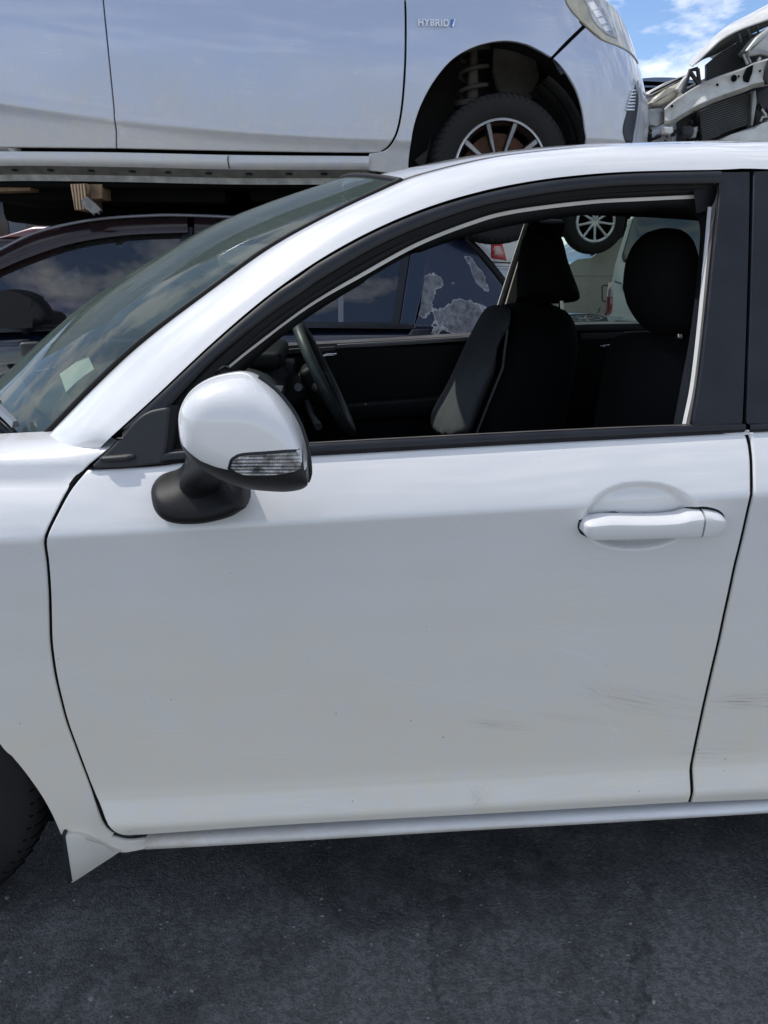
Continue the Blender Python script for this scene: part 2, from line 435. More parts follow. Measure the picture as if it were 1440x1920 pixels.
        mp2 = N_(t, 'ShaderNodeMapping'); mp2.inputs['Scale'].default_value = (0.9, 0, 14.0) if kind != 'blot' else (3, 0, 3); l(mp.outputs[0], mp2.inputs[0]); l(mp2.outputs[0], st.inputs['Vector'])
        k = math_(t, 'MULTIPLY', math_(t, 'MULTIPLY', fall, ramp(t, st.outputs[0], 0.5, 0.62)), amt, True)
        c = mix_(t, k, c, {'dark': (0.14, 0.12, 0.10, 1), 'pale': (0.82, 0.82, 0.8, 1), 'blot': (0.84, 0.84, 0.83, 1)}[kind])
    l(c, p.inputs['Base Color']); l(rgh, p.inputs['Roughness']); l(coatv, p.inputs['Coat Weight'])
    l(math_(t, 'MULTIPLY', math_(t, 'SUBTRACT', 1.0, dmask), metal), p.inputs['Metallic']); p.inputs['Coat Roughness'].default_value = 0.03
    orange = math_(t, 'ADD', math_(t, 'MULTIPLY', noise_(t, v, 260.0, 2.0), 0.02), math_(t, 'MULTIPLY', noise_(t, mapped(t, (1, 1, 1.6), (5, 1, 2)), 4.5, 2.0, 0.4), 1.6))
    bump_(t, orange, 0.5, 0.0022, p.inputs['Coat Normal']); bump_(t, orange, 0.5, 0.0010, p.inputs['Normal'])
    return m
def glass(name, tint, refl=1.0, dust_haze=0.0, dust_haze_col=(0.5, 0.5, 0.48), ior=1.5, rough=0.0):
    """thin pane: tinted see-through plus mirror reflection by angle, with a diffuse film for dirt and painted haze"""
    m, t, p, l = newmat(name); t.nodes.remove(p); out = t.nodes['Material Output']
    tr = N_(t, 'ShaderNodeBsdfTransparent'); tr.inputs[0].default_value = (*tint, 1)
    gl = N_(t, 'ShaderNodeBsdfGlossy', Roughness=rough); fr = N_(t, 'ShaderNodeFresnel', IOR=ior)
    mx = N_(t, 'ShaderNodeMixShader'); l(math_(t, 'MULTIPLY', fr.outputs[0], refl, True), mx.inputs[0]); l(tr.outputs[0], mx.inputs[1]); l(gl.outputs[0], mx.inputs[2])
    res = mx.outputs[0]
    if dust_haze:
        df = N_(t, 'ShaderNodeBsdfDiffuse'); df.inputs[0].default_value = (*dust_haze_col, 1)
        m2 = N_(t, 'ShaderNodeMixShader'); v = mapped(t)
        l(math_(t, 'MULTIPLY', ramp(t, noise_(t, v, 4.0, 8.0, 0.7), 0.3, 0.8, (0.5,)*3+(1,)), dust_haze), m2.inputs[0]); l(res, m2.inputs[1]); l(df.outputs[0], m2.inputs[2]); res = m2.outputs[0]
    l(res, out.inputs[0]); return m
# ------------------------------------------------------------------ materials of the white saloon
def A2(px, py, Y=0.02):
    p = at(px, py, Y); return p[0], p[2]
_s1, _s2, _s3, _s4, _s5, _s6 = A2(1230, 1330), A2(1420, 1325), A2(1060, 1480), A2(900, 1500), A2(230, 1110), A2(1000, 1345)
_s7, _s8 = A2(823, 1452), A2(940, 1370)
_t = [A2(*q) for q in ((1150, 1250), (850, 1300), (600, 1420), (1180, 1400), (1100, 1360), (900, 1490), (1350, 1420), (400, 1380), (1130, 1310), (740, 1190))]
M['white'] = paint('white_car_paint', (0.76, 0.755, 0.745), (0.80, 0.71, 0.55), 0.16, 0.78, dirt=1.45, scuffs=[
    (*_s1, 0.14, 0.035, 0.25, 'dark', 0.30), (*_s2, 0.09, 0.022, 0.06, 'dark', 0.75), (*_s3, 0.16, 0.03, -0.1, 'pale', 0.5),
    (*_s4, 0.05, 0.012, 0.9, 'dark', 0.3), (*_s6, 0.22, 0.05, 0.3, 'pale', 0.35), (*_s8, 0.07, 0.012, 0.16, 'dark', 0.6),
    (*_t[0], 0.20, 0.05, 0.35, 'pale', 0.45), (*_t[1], 0.26, 0.035, 0.22, 'pale', 0.4), (*_t[2], 0.30, 0.03, 0.04, 'pale', 0.35), (*_t[3], 0.10, 0.05, 0.9, 'pale', 0.4), (*_t[4], 0.12, 0.010, 0.18, 'dark', 0.3), (*_t[5], 0.035, 0.02, -0.9, 'dark', 0.35), (*_t[6], 0.10, 0.03, 0.05, 'dark', 0.25), (*_t[7], 0.25, 0.04, 0.05, 'pale', 0.3), (*_t[8], 0.05, 0.03, 0.6, 'dark', 0.22), (*_t[9], 0.2, 0.02, 0.15, 'pale', 0.25),
    (*_s7, 0.008, 0.013, 0.0, 'blot', 0.9), (*_s5, 0.04, 0.012, 0.0, 'pale', 0.3)])
M['white_inner'] = plain('shaded_flange_white', (0.62, 0.60, 0.56), 0.45, vary=0.12)  # beige-grey tone puts the shade on this white flange into its colour
M['trim_black'] = plain('satin_black_trim', (0.011, 0.0125, 0.017), 0.36, spec=0.4, vary=0.25, vscale=14)
M['grain_black'] = plain('grained_black_plastic', (0.012, 0.0125, 0.014), 0.48, bump=0.35, bscale=900, vary=0.2, vscale=10)
M['foot_black'] = plain('coarse_black_plastic', (0.006, 0.006, 0.007), 0.5, spec=0.3, bump=0.3, bscale=900)
M['rubber'] = plain('black_rubber', (0.006, 0.006, 0.007), 0.6, spec=0.3, vary=0.3, vscale=12)
M['grey_rubber'] = plain('weathered_grey_rubber', (0.12, 0.11, 0.105), 0.75, vary=0.3, vscale=20)
M['void'] = plain('dark_cavity', (0.006, 0.006, 0.006), 0.9, spec=0.1)
M['tyre'] = plain('tyre_rubber', (0.016, 0.0155, 0.015), 0.85, spec=0.3, vary=0.3, vscale=9, bump=0.3, bscale=400)
M['fabric'] = plain('black_seat_fabric', (0.009, 0.009, 0.010), 0.95, bump=0.6, bscale=1400, vary=0.2, vscale=9, spec=0.2)
M['fabric_sunlit'] = plain('sunlit_seat_fabric', (0.10, 0.098, 0.104), 0.95, bump=0.7, bscale=1400, vary=0.2, vscale=9, spec=0.2)  # lighter copy of the seat fabric, sunlight put into the colour
M['cabin'] = plain('cabin_black_plastic', (0.006, 0.006, 0.007), 0.55, spec=0.35, bump=0.25, bscale=1100)
M['cabin_grey'] = plain('cabin_grey_plastic', (0.10, 0.10, 0.105), 0.5, vary=0.15)
M['beige'] = plain('beige_pillar_trim', (0.42, 0.39, 0.33), 0.7)
M['chrome'] = plain('bright_metal', (0.75, 0.76, 0.78), 0.18, metal=1.0)
M['alloy'] = plain('machined_alloy', (0.66, 0.67, 0.68), 0.3, metal=0.35, vary=0.1)
M['wheel_black'] = plain('black_wheel_enamel', (0.012, 0.012, 0.013), 0.3, coat=0.5)
M['windshield'] = glass('green_tinted_windscreen', (0.78, 0.89, 0.82), 0.8, dust_haze=0.15, dust_haze_col=(0.36, 0.47, 0.42))  # greenish diffuse film paints the veiling reflection of the dash into the glass
M['paper'] = plain('pale_paper', (0.85, 0.88, 0.82), 0.8)
# carbon-look weave
def carbon():
    m, t, p, l = newmat('carbon_weave_film'); v = mapped(t, (1, 1, 1), (0, 0, 0), (0, 0.8, 0))
    w = N_(t, 'ShaderNodeTexWave', Scale=95.0, Distortion=0.4); w.bands_direction = 'X'; l(v, w.inputs['Vector'])
    l(mix_(t, ramp(t, w.outputs[1], 0.42, 0.58), (0.02, 0.02, 0.022, 1), (0.5, 0.5, 0.52, 1)), p.inputs['Base Color']); p.inputs['Roughness'].default_value = 0.3
    return m
M['carbon'] = carbon()
def belt_cloth():
    m, t, p, l = newmat('ribbed_belt_webbing'); v = mapped(t, (1, 1, 1))
    w = N_(t, 'ShaderNodeTexWave', Scale=120.0); w.bands_direction = 'Z'; l(v, w.inputs['Vector'])
    l(mix_(t, w.outputs[1], (0.03, 0.03, 0.032, 1), (0.11, 0.11, 0.115, 1)), p.inputs['Base Color']); p.inputs['Roughness'].default_value = 0.8
    return m
M['webbing'] = belt_cloth()
def asphalt():
    m, t, p, l = newmat('oily_asphalt'); v = mapped(t)
    big = noise_(t, v, 2.2, 6.0, 0.65); mid = noise_(t, v, 11.0, 9.0, 0.72); fine = noise_(t, v, 70.0, 8.0, 0.8)
    c = mix_(t, ramp(t, big, 0.36, 0.64), (0.030, 0.030, 0.030, 1), (0.155, 0.152, 0.147, 1))
    c = mix_(t, math_(t, 'MULTIPLY', ramp(t, mid, 0.45, 0.66), 0.6), c, (0.24, 0.235, 0.228, 1))
    ag = N_(t, 'ShaderNodeTexVoronoi', Scale=210.0); l(v, ag.inputs['Vector']); sep = N_(t, 'ShaderNodeSeparateColor'); l(ag.outputs['Color'], sep.inputs[0])
    c = mix_(t, math_(t, 'MULTIPLY', ramp(t, sep.outputs[0], 0.15, 0.9), 0.26), c, (0.19, 0.19, 0.19, 1))
    c = mix_(t, math_(t, 'MULTIPLY', ramp(t, fine, 0.50, 0.40), 0.45), c, (0.03, 0.03, 0.031, 1))
    grit = N_(t, 'ShaderNodeTexVoronoi', Scale=85.0); l(mapped(t, (1, 1.5, 1), (2, 1, 0), (0, 0, 0.6)), grit.inputs['Vector']); sg = N_(t, 'ShaderNodeSeparateColor'); l(grit.outputs['Color'], sg.inputs[0])
    pick = ramp(t, noise_(t, mapped(t, (1, 1, 1), (7, 3, 0)), 6.0, 5.0, 0.7), 0.46, 0.62)
    chips = math_(t, 'MULTIPLY', math_(t, 'MULTIPLY', ramp(t, sg.outputs[1], 0.86, 0.90), ramp(t, grit.outputs['Distance'], 0.16, 0.34, (1, 1, 1, 1), (0, 0, 0, 1))), pick)
    c = mix_(t, math_(t, 'MULTIPLY', chips, 0.8), c, (0.5, 0.5, 0.5, 1))
    sc = noise_(t, mapped(t, (1, 6.0, 1), (2, 1, 0), (0, 0, 0.35)), 26.0, 4.0, 0.7)
    scr = math_(t, 'MULTIPLY', ramp(t, sc, 0.66, 0.72), pick); c = mix_(t, math_(t, 'MULTIPLY', scr, 0.5), c, (0.24, 0.25, 0.26, 1))
    st = noise_(t, mapped(t, (1, 1, 1), (1.3, 5.1, 0)), 13.0, 4.0, 0.6)
    c = mix_(t, math_(t, 'MULTIPLY', ramp(t, st, 0.67, 0.73), 0.6), c, (0.016, 0.016, 0.016, 1))
    vo = N_(t, 'ShaderNodeTexVoronoi', Scale=1.15); vo.feature = 'DISTANCE_TO_EDGE'
    wob = N_(t, 'ShaderNodeMix', data_type='RGBA'); wob.inputs[0].default_value = 0.10; l(v, wob.inputs[6])
    nz = N_(t, 'ShaderNodeTexNoise', Scale=17.0, Detail=8.0, Roughness=0.7); l(v, nz.inputs['Vector']); l(nz.outputs[1], wob.inputs[7]); l(wob.outputs[2], vo.inputs['Vector'])
    crack = math_(t, 'MULTIPLY', ramp(t, vo.outputs['Distance'], 0.001, 0.007, (1, 1, 1, 1), (0, 0, 0, 1)), ramp(t, mid, 0.47, 0.56))
    c = mix_(t, math_(t, 'MULTIPLY', crack, 0.35), c, (0.009, 0.009, 0.010, 1))
    l(c, p.inputs['Base Color'])
    l(ramp(t, big, 0.3, 0.7, (0.55,)*3+(1,), (0.8,)*3+(1,)), p.inputs['Roughness']); p.inputs['Specular IOR Level'].default_value = 0.3
    h = math_(t, 'ADD', math_(t, 'ADD', math_(t, 'MULTIPLY', fine, 0.6), math_(t, 'MULTIPLY', ag.outputs['Distance'], -0.5)), math_(t, 'SUBTRACT', math_(t, 'MULTIPLY', mid, 0.5), math_(t, 'MULTIPLY', crack, 0.7)))
    bump_(t, h, 1.0, 0.0042, p.inputs['Normal'])
    return m
M['asphalt'] = asphalt()

# ------------------------------------------------------------------ ground
bm = bmesh.new(); R = 400.0
vs = [bm.verts.new(q) for q in ((-R, -R, 0), (R, -R, 0), (R, R, 0), (-R, R, 0))]; bm.faces.new(vs)
g = from_bm('ground', bm, M['asphalt'], None, False); g['kind'] = 'structure'; g['label'] = 'dark oily asphalt of the yard'

bm = bmesh.new(); rg2 = random.Random(11)
for _k in range(420):      # loose grit lying about
    x, y, r = rg2.uniform(-1.3, 1.6), rg2.uniform(-1.0, 0.25), rg2.uniform(0.0008, 0.0028)*(1 if rg2.random() < 0.93 else 1.8)
    q = bmesh.ops.create_icosphere(bm, subdivisions=1, radius=r)['verts']; sx, sy, sz = rg2.uniform(0.7, 1.8), rg2.uniform(0.6, 1.3), rg2.uniform(0.4, 0.8); an = rg2.uniform(0, 6.3)
    for v in q:
        a_, b_ = v.co.x*sx*rg2.uniform(0.85, 1.15), v.co.y*sy; v.co = Vector((x+a_*math.cos(an)-b_*math.sin(an), y+a_*math.sin(an)+b_*math.cos(an), r*0.3+v.co.z*sz))
gt = from_bm('loose_grit', bm, plain('grey_stone_chips', (0.22, 0.215, 0.205), 0.9, vary=0.6, vscale=30), None, False); gt['kind'] = 'stuff'; gt['label'] = 'scattered grit on the asphalt in front of the sill'; gt['category'] = 'grit'
bm = bmesh.new(); vs = [bm.verts.new(q) for q in ((-60, -60, 0.004), (60, -60, 0.004), (60, -2.4, 0.004), (-60, -2.4, 0.004))]; bm.faces.new(vs)  # unseen pale sheet added to bounce sunlight onto the car's side
g2 = from_bm('bounce_pavement', bm, plain('bounce_concrete', (0.46, 0.42, 0.355), 0.85, vary=0.15, vscale=1.2, bump=0.4, bscale=60), None, False); g2['kind'] = 'structure'; g2['label'] = 'added pale concrete sheet behind the camera, bouncing light onto the door'

# ------------------------------------------------------------------ white saloon: body-side surface y = SW(x, z)
CARY = 0.845        # centre line of the car; the far side mirrors the near one
zb = lambda x: 0.922+0.0447*x
zc = lambda x: 0.829+0.042*x
zs = lambda x: 0.2285+0.0186*x
_kz = np.array([0.10, 0.20, 0.2285, 0.236, 0.262, 0.272, 0.30, 0.325, 0.36, 0.42, 0.50, 0.60, 0.70, 0.78, 0.829, 0.836, 0.852, 0.875, 0.90, 0.913, 0.922, 0.94, 1.2])
_ky = np.array([0.05, 0.045, 0.026, 0.013, 0.008, 0.012, 0.028, 0.034, 0.0365, 0.0385, 0.0375, 0.0325, 0.0225, 0.010, 0.0, 0.003, 0.012, 0.027, 0.046, 0.057, 0.067, 0.082, 0.12])
def table(kz, ky, sig):
    z = np.arange(0.05, 1.4, 0.0008); y = np.interp(z, kz, ky)
    k = np.exp(-0.5*(np.arange(-40, 41)*0.0008/sig)**2); k /= k.sum()
    return z, np.convolve(np.pad(y, 40, 'edge'), k, 'valid')
_tz, _ty = table(_kz, _ky, 0.0035)
def canon(x, z):
    a, b, c = zs(x), zc(x), zb(x)
    return np.where(z < b, 0.2285+(z-a)/(b-a)*(0.829-0.2285), np.where(z < c, 0.829+(z-b)/(c-b)*0.093, 0.922+(z-c)))
def taper(x): return 0.035*np.clip((-x-0.25)/0.8, 0, 2)**2+0.012*np.clip((x-0.7)/0.9, 0, 3)**2
def SW(x, z):
    x = np.asarray(x, float); z = np.asarray(z, float)
    return np.interp(canon(x, z), _tz, _ty)+taper(x)
_fz = np.array([0.10, 0.20, 0.30, 0.36, 0.42, 0.50, 0.60, 0.70, 0.78, 0.829, 0.836, 0.852, 0.875, 0.895, 0.903, 0.910, 0.930, 0.944, 0.951, 0.955, 0.958, 0.9600, 1.2])
_fy = np.array([0.028, 0.030, 0.033, 0.0355, 0.037, 0.0365, 0.0325, 0.0225, 0.010, 0.0, 0.003, 0.012, 0.027, 0.045, 0.055, 0.061, 0.068, 0.076, 0.095, 0.13, 0.18, 0.25, 12.0])
_gz, _gy = table(_fz, _fy, 0.0030)
def SF(x, z):
    x = np.asarray(x, float); z = np.asarray(z, float)
    return np.interp(canon(x, z), _tz if False else _gz, _gy)+taper(x)
def GW(x, z):      # greenhouse side, leaning in
    t = np.clip(np.asarray(z, float)-(zb(np.asarray(x, float))+0.012), -0.03, 1.0)
    return 0.073+0.36*t+0.17*t*t+0.5*taper(x)
# handle cup pressed into the door
_cx, _cz = A2(1203, 974, 0.0)
def cup(x, z):
    a = (x-_cx)/0.100; b = (z-_cz)/0.060
    r = (np.abs(a)**2.1+np.abs(b)**2.0)**0.5
    s = np.clip((1.0-r)/0.26, 0, 1); return 0.020*s*s*(3-2*s)
def SD(x, z): return SW(x, z)+cup(np.asarray(x, float), np.asarray(z, float))

car = thing('white_sedan', 'white four-door saloon filling the foreground with its front window open', 'car', (0.3, CARY, 0.0))
ZROWS = np.r_[np.arange(0.20, 0.245, 0.006), np.arange(0.246, 0.34, 0.009), np.arange(0.345, 0.80, 0.025), np.arange(0.80, 0.818, 0.006), np.arange(0.819, 0.842, 0.003), np.arange(0.845, 0.925, 0.01)]
def door_rows(x):
    a, b, c = zs(x), zc(x), zb(x); out = []
    for q in ZROWS:
        out.append(a+(q-0.2285)/(0.829-0.2285)*(b-a) if q < 0.829 else b+(q-0.829)/0.093*(c-b))
    return out
LEAD = [(163, 880), (132, 918), (106, 965), (90, 998), (85, 1020), (89, 1050), (93, 1100), (95, 1160), (97, 1210), (104, 1262), (115, 1312), (128, 1360), (150, 1420), (175, 1485), (196, 1538), (205, 1554), (218, 1564), (238, 1568)]
REAR = [(1397, 810), (1404, 830), (1408, 860), (1409, 900), (1407, 938), (1395, 990), (1380, 1052), (1350, 1190), (1320, 1320), (1301, 1410), (1295, 1445), (1292, 1506)]
BELT_LO = [(310, 872), (345, 866), (410, 862), (585, 853), (800, 841), (1000, 830), (1200, 820), (1397, 810)]
_gx = np.arange(_cx-0.11, _cx+0.11, 0.0035); _gzv = np.arange(_cz-0.07, _cz+0.07, 0.0035)
_ex = np.array([(a, b) for a in _gx for b in _gzv])
front_door = panel('front_door', LEAD+[(275, 1566), (500, 1551), (800, 1534), (1000, 1523)]+REAR[::-1]+BELT_LO[::-1][1:]+[(240, 877)], SD, M['white'], car, h=0.022, ds=0.010, gap=0.0018, lip=0.0025, drop=0.003, flange=0.006, rows=door_rows, extra=_ex, corner=42)
tube('gap_shadow', [(p[0], float(SW(p[0], p[1]))+0.013, p[1]) for p in spline(xz([(a-2, b) for a, b in LEAD], SW), n=60)], 0.0075, M['void'], car, 8)  # black tubes paint the shade inside the door gaps
tube('gap_shadow', [(p[0], float(SW(p[0], p[1]))+0.013, p[1]) for p in spline(xz([(a+2, b) for a, b in REAR], SW), n=60)], 0.0075, M['void'], car, 8)
# rear door, its leading edge along the same gap
_rl = xz([(a+5, b) for a, b in REAR], SW)
rear_door = panel('rear_door', [(_rl[0][0], _rl[0][1]), (1.2, zb(1.2)), (1.72, zb(1.72)), (1.70, 0.80), (1.55, 0.62), (1.38, 0.45), (1.30, 0.30), (1.24, zs(1.24))]+_rl[::-1], SW, M['white'], car, px=False, h=0.03, ds=0.012, gap=0.0010, lip=0.0025, drop=0.003, flange=0.006, rows=door_rows, corner=42)
panel('rear_quarter', [(1.728, zb(1.728)), (2.15, 0.98), (2.5, 0.97), (2.56, 0.7), (2.5, 0.35), (2.32, 0.3), (2.27, 0.45), (2.15, 0.6), (1.98, 0.67), (1.8, 0.65), (1.64, 0.54), (1.56, 0.4), (1.54, 0.24), (1.25, zs(1.25)), (1.306, 0.30), (1.386, 0.45), (1.556, 0.62), (1.707, 0.80)], SW, M['white'], car, px=False, h=0.05, ds=0.02, gap=0.001)
# fender: rearmost edge follows the door gap, wheel arch, top roll under the windscreen
_fl = xz([(a-4, b) for a, b in LEAD[:-1]], SF)
_ft = xz([(222, 824), (205, 842), (180, 862)], SF)
_fb = xz([(210, 1570), (240, 1577), (280, 1573), (282, 1591), (250, 1598), (226, 1600), (200, 1590), (165, 1572), (140, 1567), (113, 1566), (109, 1556), (95, 1525), (75, 1490), (45, 1448), (20, 1418), (0, 1398)], SF)
_top = [(x, zb(x)+0.0365) for x in (-1.55, -1.3, -1.0, -0.8, -0.65, -0.5, -0.42)]
fender = panel('front_fender', _top+_ft+_fl+_fb+[(-0.655, 0.53), (-0.75, 0.615), (-0.88, 0.655), (-1.02, 0.635), (-1.14, 0.555), (-1.22, 0.43), (-1.25, 0.28), (-1.5, 0.25), (-1.6, 0.5)], SF, M['white'], car, px=False, h=0.016, ds=0.009, gap=0.001, lip=0.002, flange=0.006, corner=42)
# dark inner structure behind the gaps
panel('inner_shell', [(-0.50, 0.24), (-0.52, 0.80), (-0.40, 0.88), (0.0, 0.9), (0.7, 0.93), (1.6, 0.95), (1.5, 0.6), (1.2, 0.22), (0.0, 0.2)], SW, M['void'], car, px=False, h=0.08, ds=0.05, off=0.028)
# sill moulding under the doors
def sill_path(dy, dz, x0=-0.362, x1=1.22, n=40): return [(x, 0.02+dy+taper(x)*0.6, zs(x)+dz) for x in np.linspace(x0, x1, n)]
sp = [(0.03, 0.004), (0.004, -0.002), (-0.008, -0.008), (-0.013, -0.016), (-0.012, -0.030), (-0.006, -0.040), (0.006, -0.046), (0.04, -0.050)]
_V = []; _F = []
for x in np.linspace(-0.362, 1.23, 50):
    sag = 0.0012*math.sin(x*9)
    for dy, dz in sp: _V.append((x, 0.020+dy+taper(x)*0.6, zs(x)+dz*0.56+sag*0.3))
k = len(sp)
for i in range(49):
    for j in range(k-1): _F.append((i*k+j, (i+1)*k+j, (i+1)*k+j+1, i*k+j+1))
_F.append(tuple(range(k))[::-1])
sill = pydata('sill_moulding', _V, _F, paint('grimy_sill_paint', (0.76, 0.755, 0.745), (0.50, 0.42, 0.31), 0.203, 0.232, dirt=1.7, scratch=1.5), car)
# mud flap on the tail of the fender
_mf = xz([(117, 1570), (140, 1569), (160, 1574), (190, 1590), (224, 1602), (135, 1660), (128, 1659), (122, 1630)], lambda x, z: 0.02+0*x)
prism('mud_flap', _mf, 0.024, 0.038, paint('grubby_white_plastic', (0.68, 0.65, 0.58), (0.34, 0.29, 0.22), 0.05, 0.26, dirt=0.8, coat=0.2, rough=0.5), car, bev=0.004, seg=2)
_mb = xz([(115, 1566), (121, 1566), (135, 1655), (128, 1661), (122, 1652)], lambda x, z: 0.02+0*x)
prism('mud_flap_edge', _mb, 0.022, 0.14, M['grain_black'], car, bev=0.003, seg=2)
_sl = xz([(115, 1571), (140, 1567), (163, 1573), (200, 1591), (226, 1602)], SF)
tube('mud_flap_seal', [(p[0], float(SF(p[0], p[1]))-0.004, p[1]-0.001) for p in spline(_sl, n=24)], 0.0026, M['rubber'], car, 8)

# ------------------------------------------------------------------ roof rail and front pillar, roof, windscreen
RL = [(176, 850), (205, 822), (240, 790), (300, 735), (400, 641), (500, 556), (600, 486), (700, 431), (800, 389), (900, 359), (1000, 339), (1100, 327), (1200, 321), (1350, 318), (1440, 317)]
RU = [(62, 842, .205), (95, 811, .205), (180, 724, .235), (270, 641, .255), (400, 543, .28), (500, 471, .30), (600, 415, .315), (700, 366, .33), (770, 336, .335), (900, 303, .34), (1000, 289, .345), (1100, 280, .35), (1200, 276, .35), (1350, 272, .35), (1440, 271, .35)]
Lp = hits(RL, GW); Lp[0] = Lp[0]+np.array([0, 0.024, 0]); Up = [at(*q) for q in RU]
def extend(P, xs):   # carry the rail on towards the rear of the car
    a = P[-1]; return P+[np.array([x, a[1]+0.02*((x-a[0])/0.8)**2, a[2]-0.055*((x-a[0])/0.75)**2]) for x in xs]
Lp = extend(Lp, (1.1, 1.4, 1.65)); Up = extend(Up, (1.1, 1.4, 1.65))
rail = loft('roof_rail', Lp, Up, M['white'], car, seg=10, bulge=0.017, n=130, power=2.6)
lipB = [p+np.array([0, 0.02, 0.004]) for p in Lp]
loft('drip_lip', Lp, lipB, M['trim_black'], car, seg=2, n=100, out=(0, -1, -1))
# roof, from ditch to ditch
Ue = spline(Up, n=160); k0 = int(np.argmin(np.abs(Ue[:, 0]-0.118)))
Re = Ue[k0:]
Re = resample(Re, n=50)
def roof_fn(u, v):
    e = Re[int(round(u*49))]; c = 1-(2*v-1)**2; y = e[1]+0.006+(2*(CARY-e[1])-0.012)*v
    front = math.exp(-((e[0]-0.118)/0.12)**2)
    return (e[0]-0.10*c*front, y, e[2]+0.004+0.038*c**0.8-0.012*front*c)
roof = grid('roof', roof_fn, 50, 41, M['white'], car)
tube('roof_ditch_trim', [tuple(p+np.array([0, 0.004, 0.001])) for p in Re], 0.004, M['grey_rubber'], car, 8)
# windscreen: bowed forward in the middle
We = resample(Ue[:k0+1], n=40)
def ws_fn(u, v, off=0.0):
    e = We[int(round(u*39))]; c = 1-abs(2*v-1)**2.2; y = e[1]+(2*(CARY-e[1]))*v
    bow = 0.27*(1-u)+0.105*u; cr = 0.045*(1-u)+0.042*u+0.02*math.sin(math.pi*u)
    return (e[0]-bow*c+off, y, e[2]+0.002+cr*c)
windshield = grid('windshield', ws_fn, 40, 41, M['windshield'], car)
# frit band and rubber round the glass
for nm, fn in (('windshield_seal', lambda s: ws_fn(s, 0.004)), ('windshield_seal', lambda s: ws_fn(s, 0.996))):
    tube(nm, [fn(s) for s in np.linspace(0, 1, 40)], 0.005, M['rubber'], car, 8)
tube('header_seal', [ws_fn(1.0, v) for v in np.linspace(0, 1, 40)], 0.006, M['rubber'], car, 8)
tube('windshield_lower_seal', [ws_fn(0.0, v) for v in np.linspace(0, 1, 60)], 0.009, M['rubber'], car, 8)
_fr = lambda v: np.array(ws_fn(0.0, v)); _fr2 = lambda v: np.array(ws_fn(0.13*(0.55+0.45*(1-abs(2*v-1)**2)), v))
loft('frit_band', [_fr(v)+np.array([0, 0, -0.006]) for v in np.linspace(0, 1, 50)], [_fr2(v)+np.array([0.004, 0, -0.006]) for v in np.linspace(0, 1, 50)], M['trim_black'], car, seg=2, n=80, out=(-1, 0, 1))
# cowl, hood
_ca = [np.array(ws_fn(0.0, v))+np.array([-0.004, 0, -0.012]) for v in np.linspace(0.0, 1.0, 50)]
_cb = [p+np.array([-0.15, 0, -0.035]) for p in _ca]
cowl = loft('cowl', _ca, _cb, M['grain_black'], car, seg=8, bulge=-0.012, n=80, out=(0, 0, 1))
def hood_fn(u, v):
    c = 1-abs(2*v-1)**2.2; y = 0.262+(2*(CARY-0.262))*v; x = -0.70-0.27*c-(0.80-0.15*c)*u
    return (x, y, 0.922+0.025*(1-abs(2*v-1)**3)-0.05*u-0.09*u*u)
grid('hood', hood_fn, 24, 30, M['white'], car)
box('cowl_well', (-0.80, CARY, 0.86), (0.5, 1.16, 0.04), M['void'], car)
def wiper(path, cap, m):
    w = sub('wiper', car); P = spline(path, n=14); bm = bmesh.new(); rows = []
    for i, p in enumerate(P):
        t = P[min(i+1, 13)]-P[max(i-1, 0)]; t /= np.linalg.norm(t); n = np.cross(t, (0, 0, 1)); n /= np.linalg.norm(n); wd = 0.011-0.004*i/13
        rows.append([bm.verts.new(tuple(p+n*wd*a+np.array([0, 0, b]))) for a, b in ((-1, 0), (-0.6, 0.011), (0.6, 0.011), (1, 0))])
    for q, r in zip(rows[:-1], rows[1:]):
        for j in range(4): bm.faces.new((q[j], q[(j+1) % 4], r[(j+1) % 4], r[j]))
    bm.faces.new(rows[0]); bm.faces.new(rows[-1][::-1])
    from_bm('arm', bm, m, w, angle=30)
    if cap is not None:
        bm = bmesh.new(); box_bm(bm, tuple(cap), (0.06, 0.045, 0.045), Matrix.Rotation(0.4, 3, 'Z'), 0.012, 3); from_bm('pivot_cap', bm, M['grain_black'], w)
    bl = [p+np.array([-0.004, 0, -0.012]) for p in P[4:]]
    tube('blade', [tuple(p) for p in bl], 0.006, M['rubber'], w, 6)
wiper([at(60, 655, 1.30), at(85, 645, 1.32), at(110, 637, 1.36), at(140, 632, 1.42)], at(58, 655, 1.30), M['trim_black'])
wiper([at(-70, 712, 0.34), at(-30, 745, 0.31), at(5, 776, 0.27), at(30, 801, 0.24)], None, plain('scuffed_grey_metal', (0.30, 0.30, 0.31), 0.3, metal=0.75))

# ------------------------------------------------------------------ door frame, seals, belt line
F1 = [(312, 770), (330, 748), (400, 676), (500, 594), (563, 550), (600, 524), (700, 465), (800, 420), (900, 387), (1000, 366), (1100, 353), (1200, 346), (1352, 343)]
def surf(off): return lambda x, z: GW(x, z)+off
F0 = [(228, 806), (300, 740), (400, 647), (500, 562), (563, 518), (600, 492), (700, 437), (800, 395), (900, 365), (1000, 344), (1100, 332), (1200, 325), (1352, 321)]
sash = loft('window_frame', hits(F0, surf(-0.002)), hits(F1, surf(0.0)), M['trim_black'], front_door, seg=6, bulge=0.004, n=90)
F0b = [(a, b-6) for a, b in F0]
loft('frame_gap_seal', hits(F0b, surf(0.022)), hits(F0, surf(0.010)), M['rubber'], front_door, seg=2, n=80)
F2 = [(325, 790), (345, 768), (410, 692), (505, 607), (570, 562), (605, 539), (705, 478), (805, 433), (902, 400), (1000, 379), (1100, 365), (1200, 358), (1335, 352)]
loft('run_channel', hits(F1, surf(0.003)), hits(F2, surf(0.020)), M['rubber'], front_door, seg=6, bulge=-0.008, n=90)
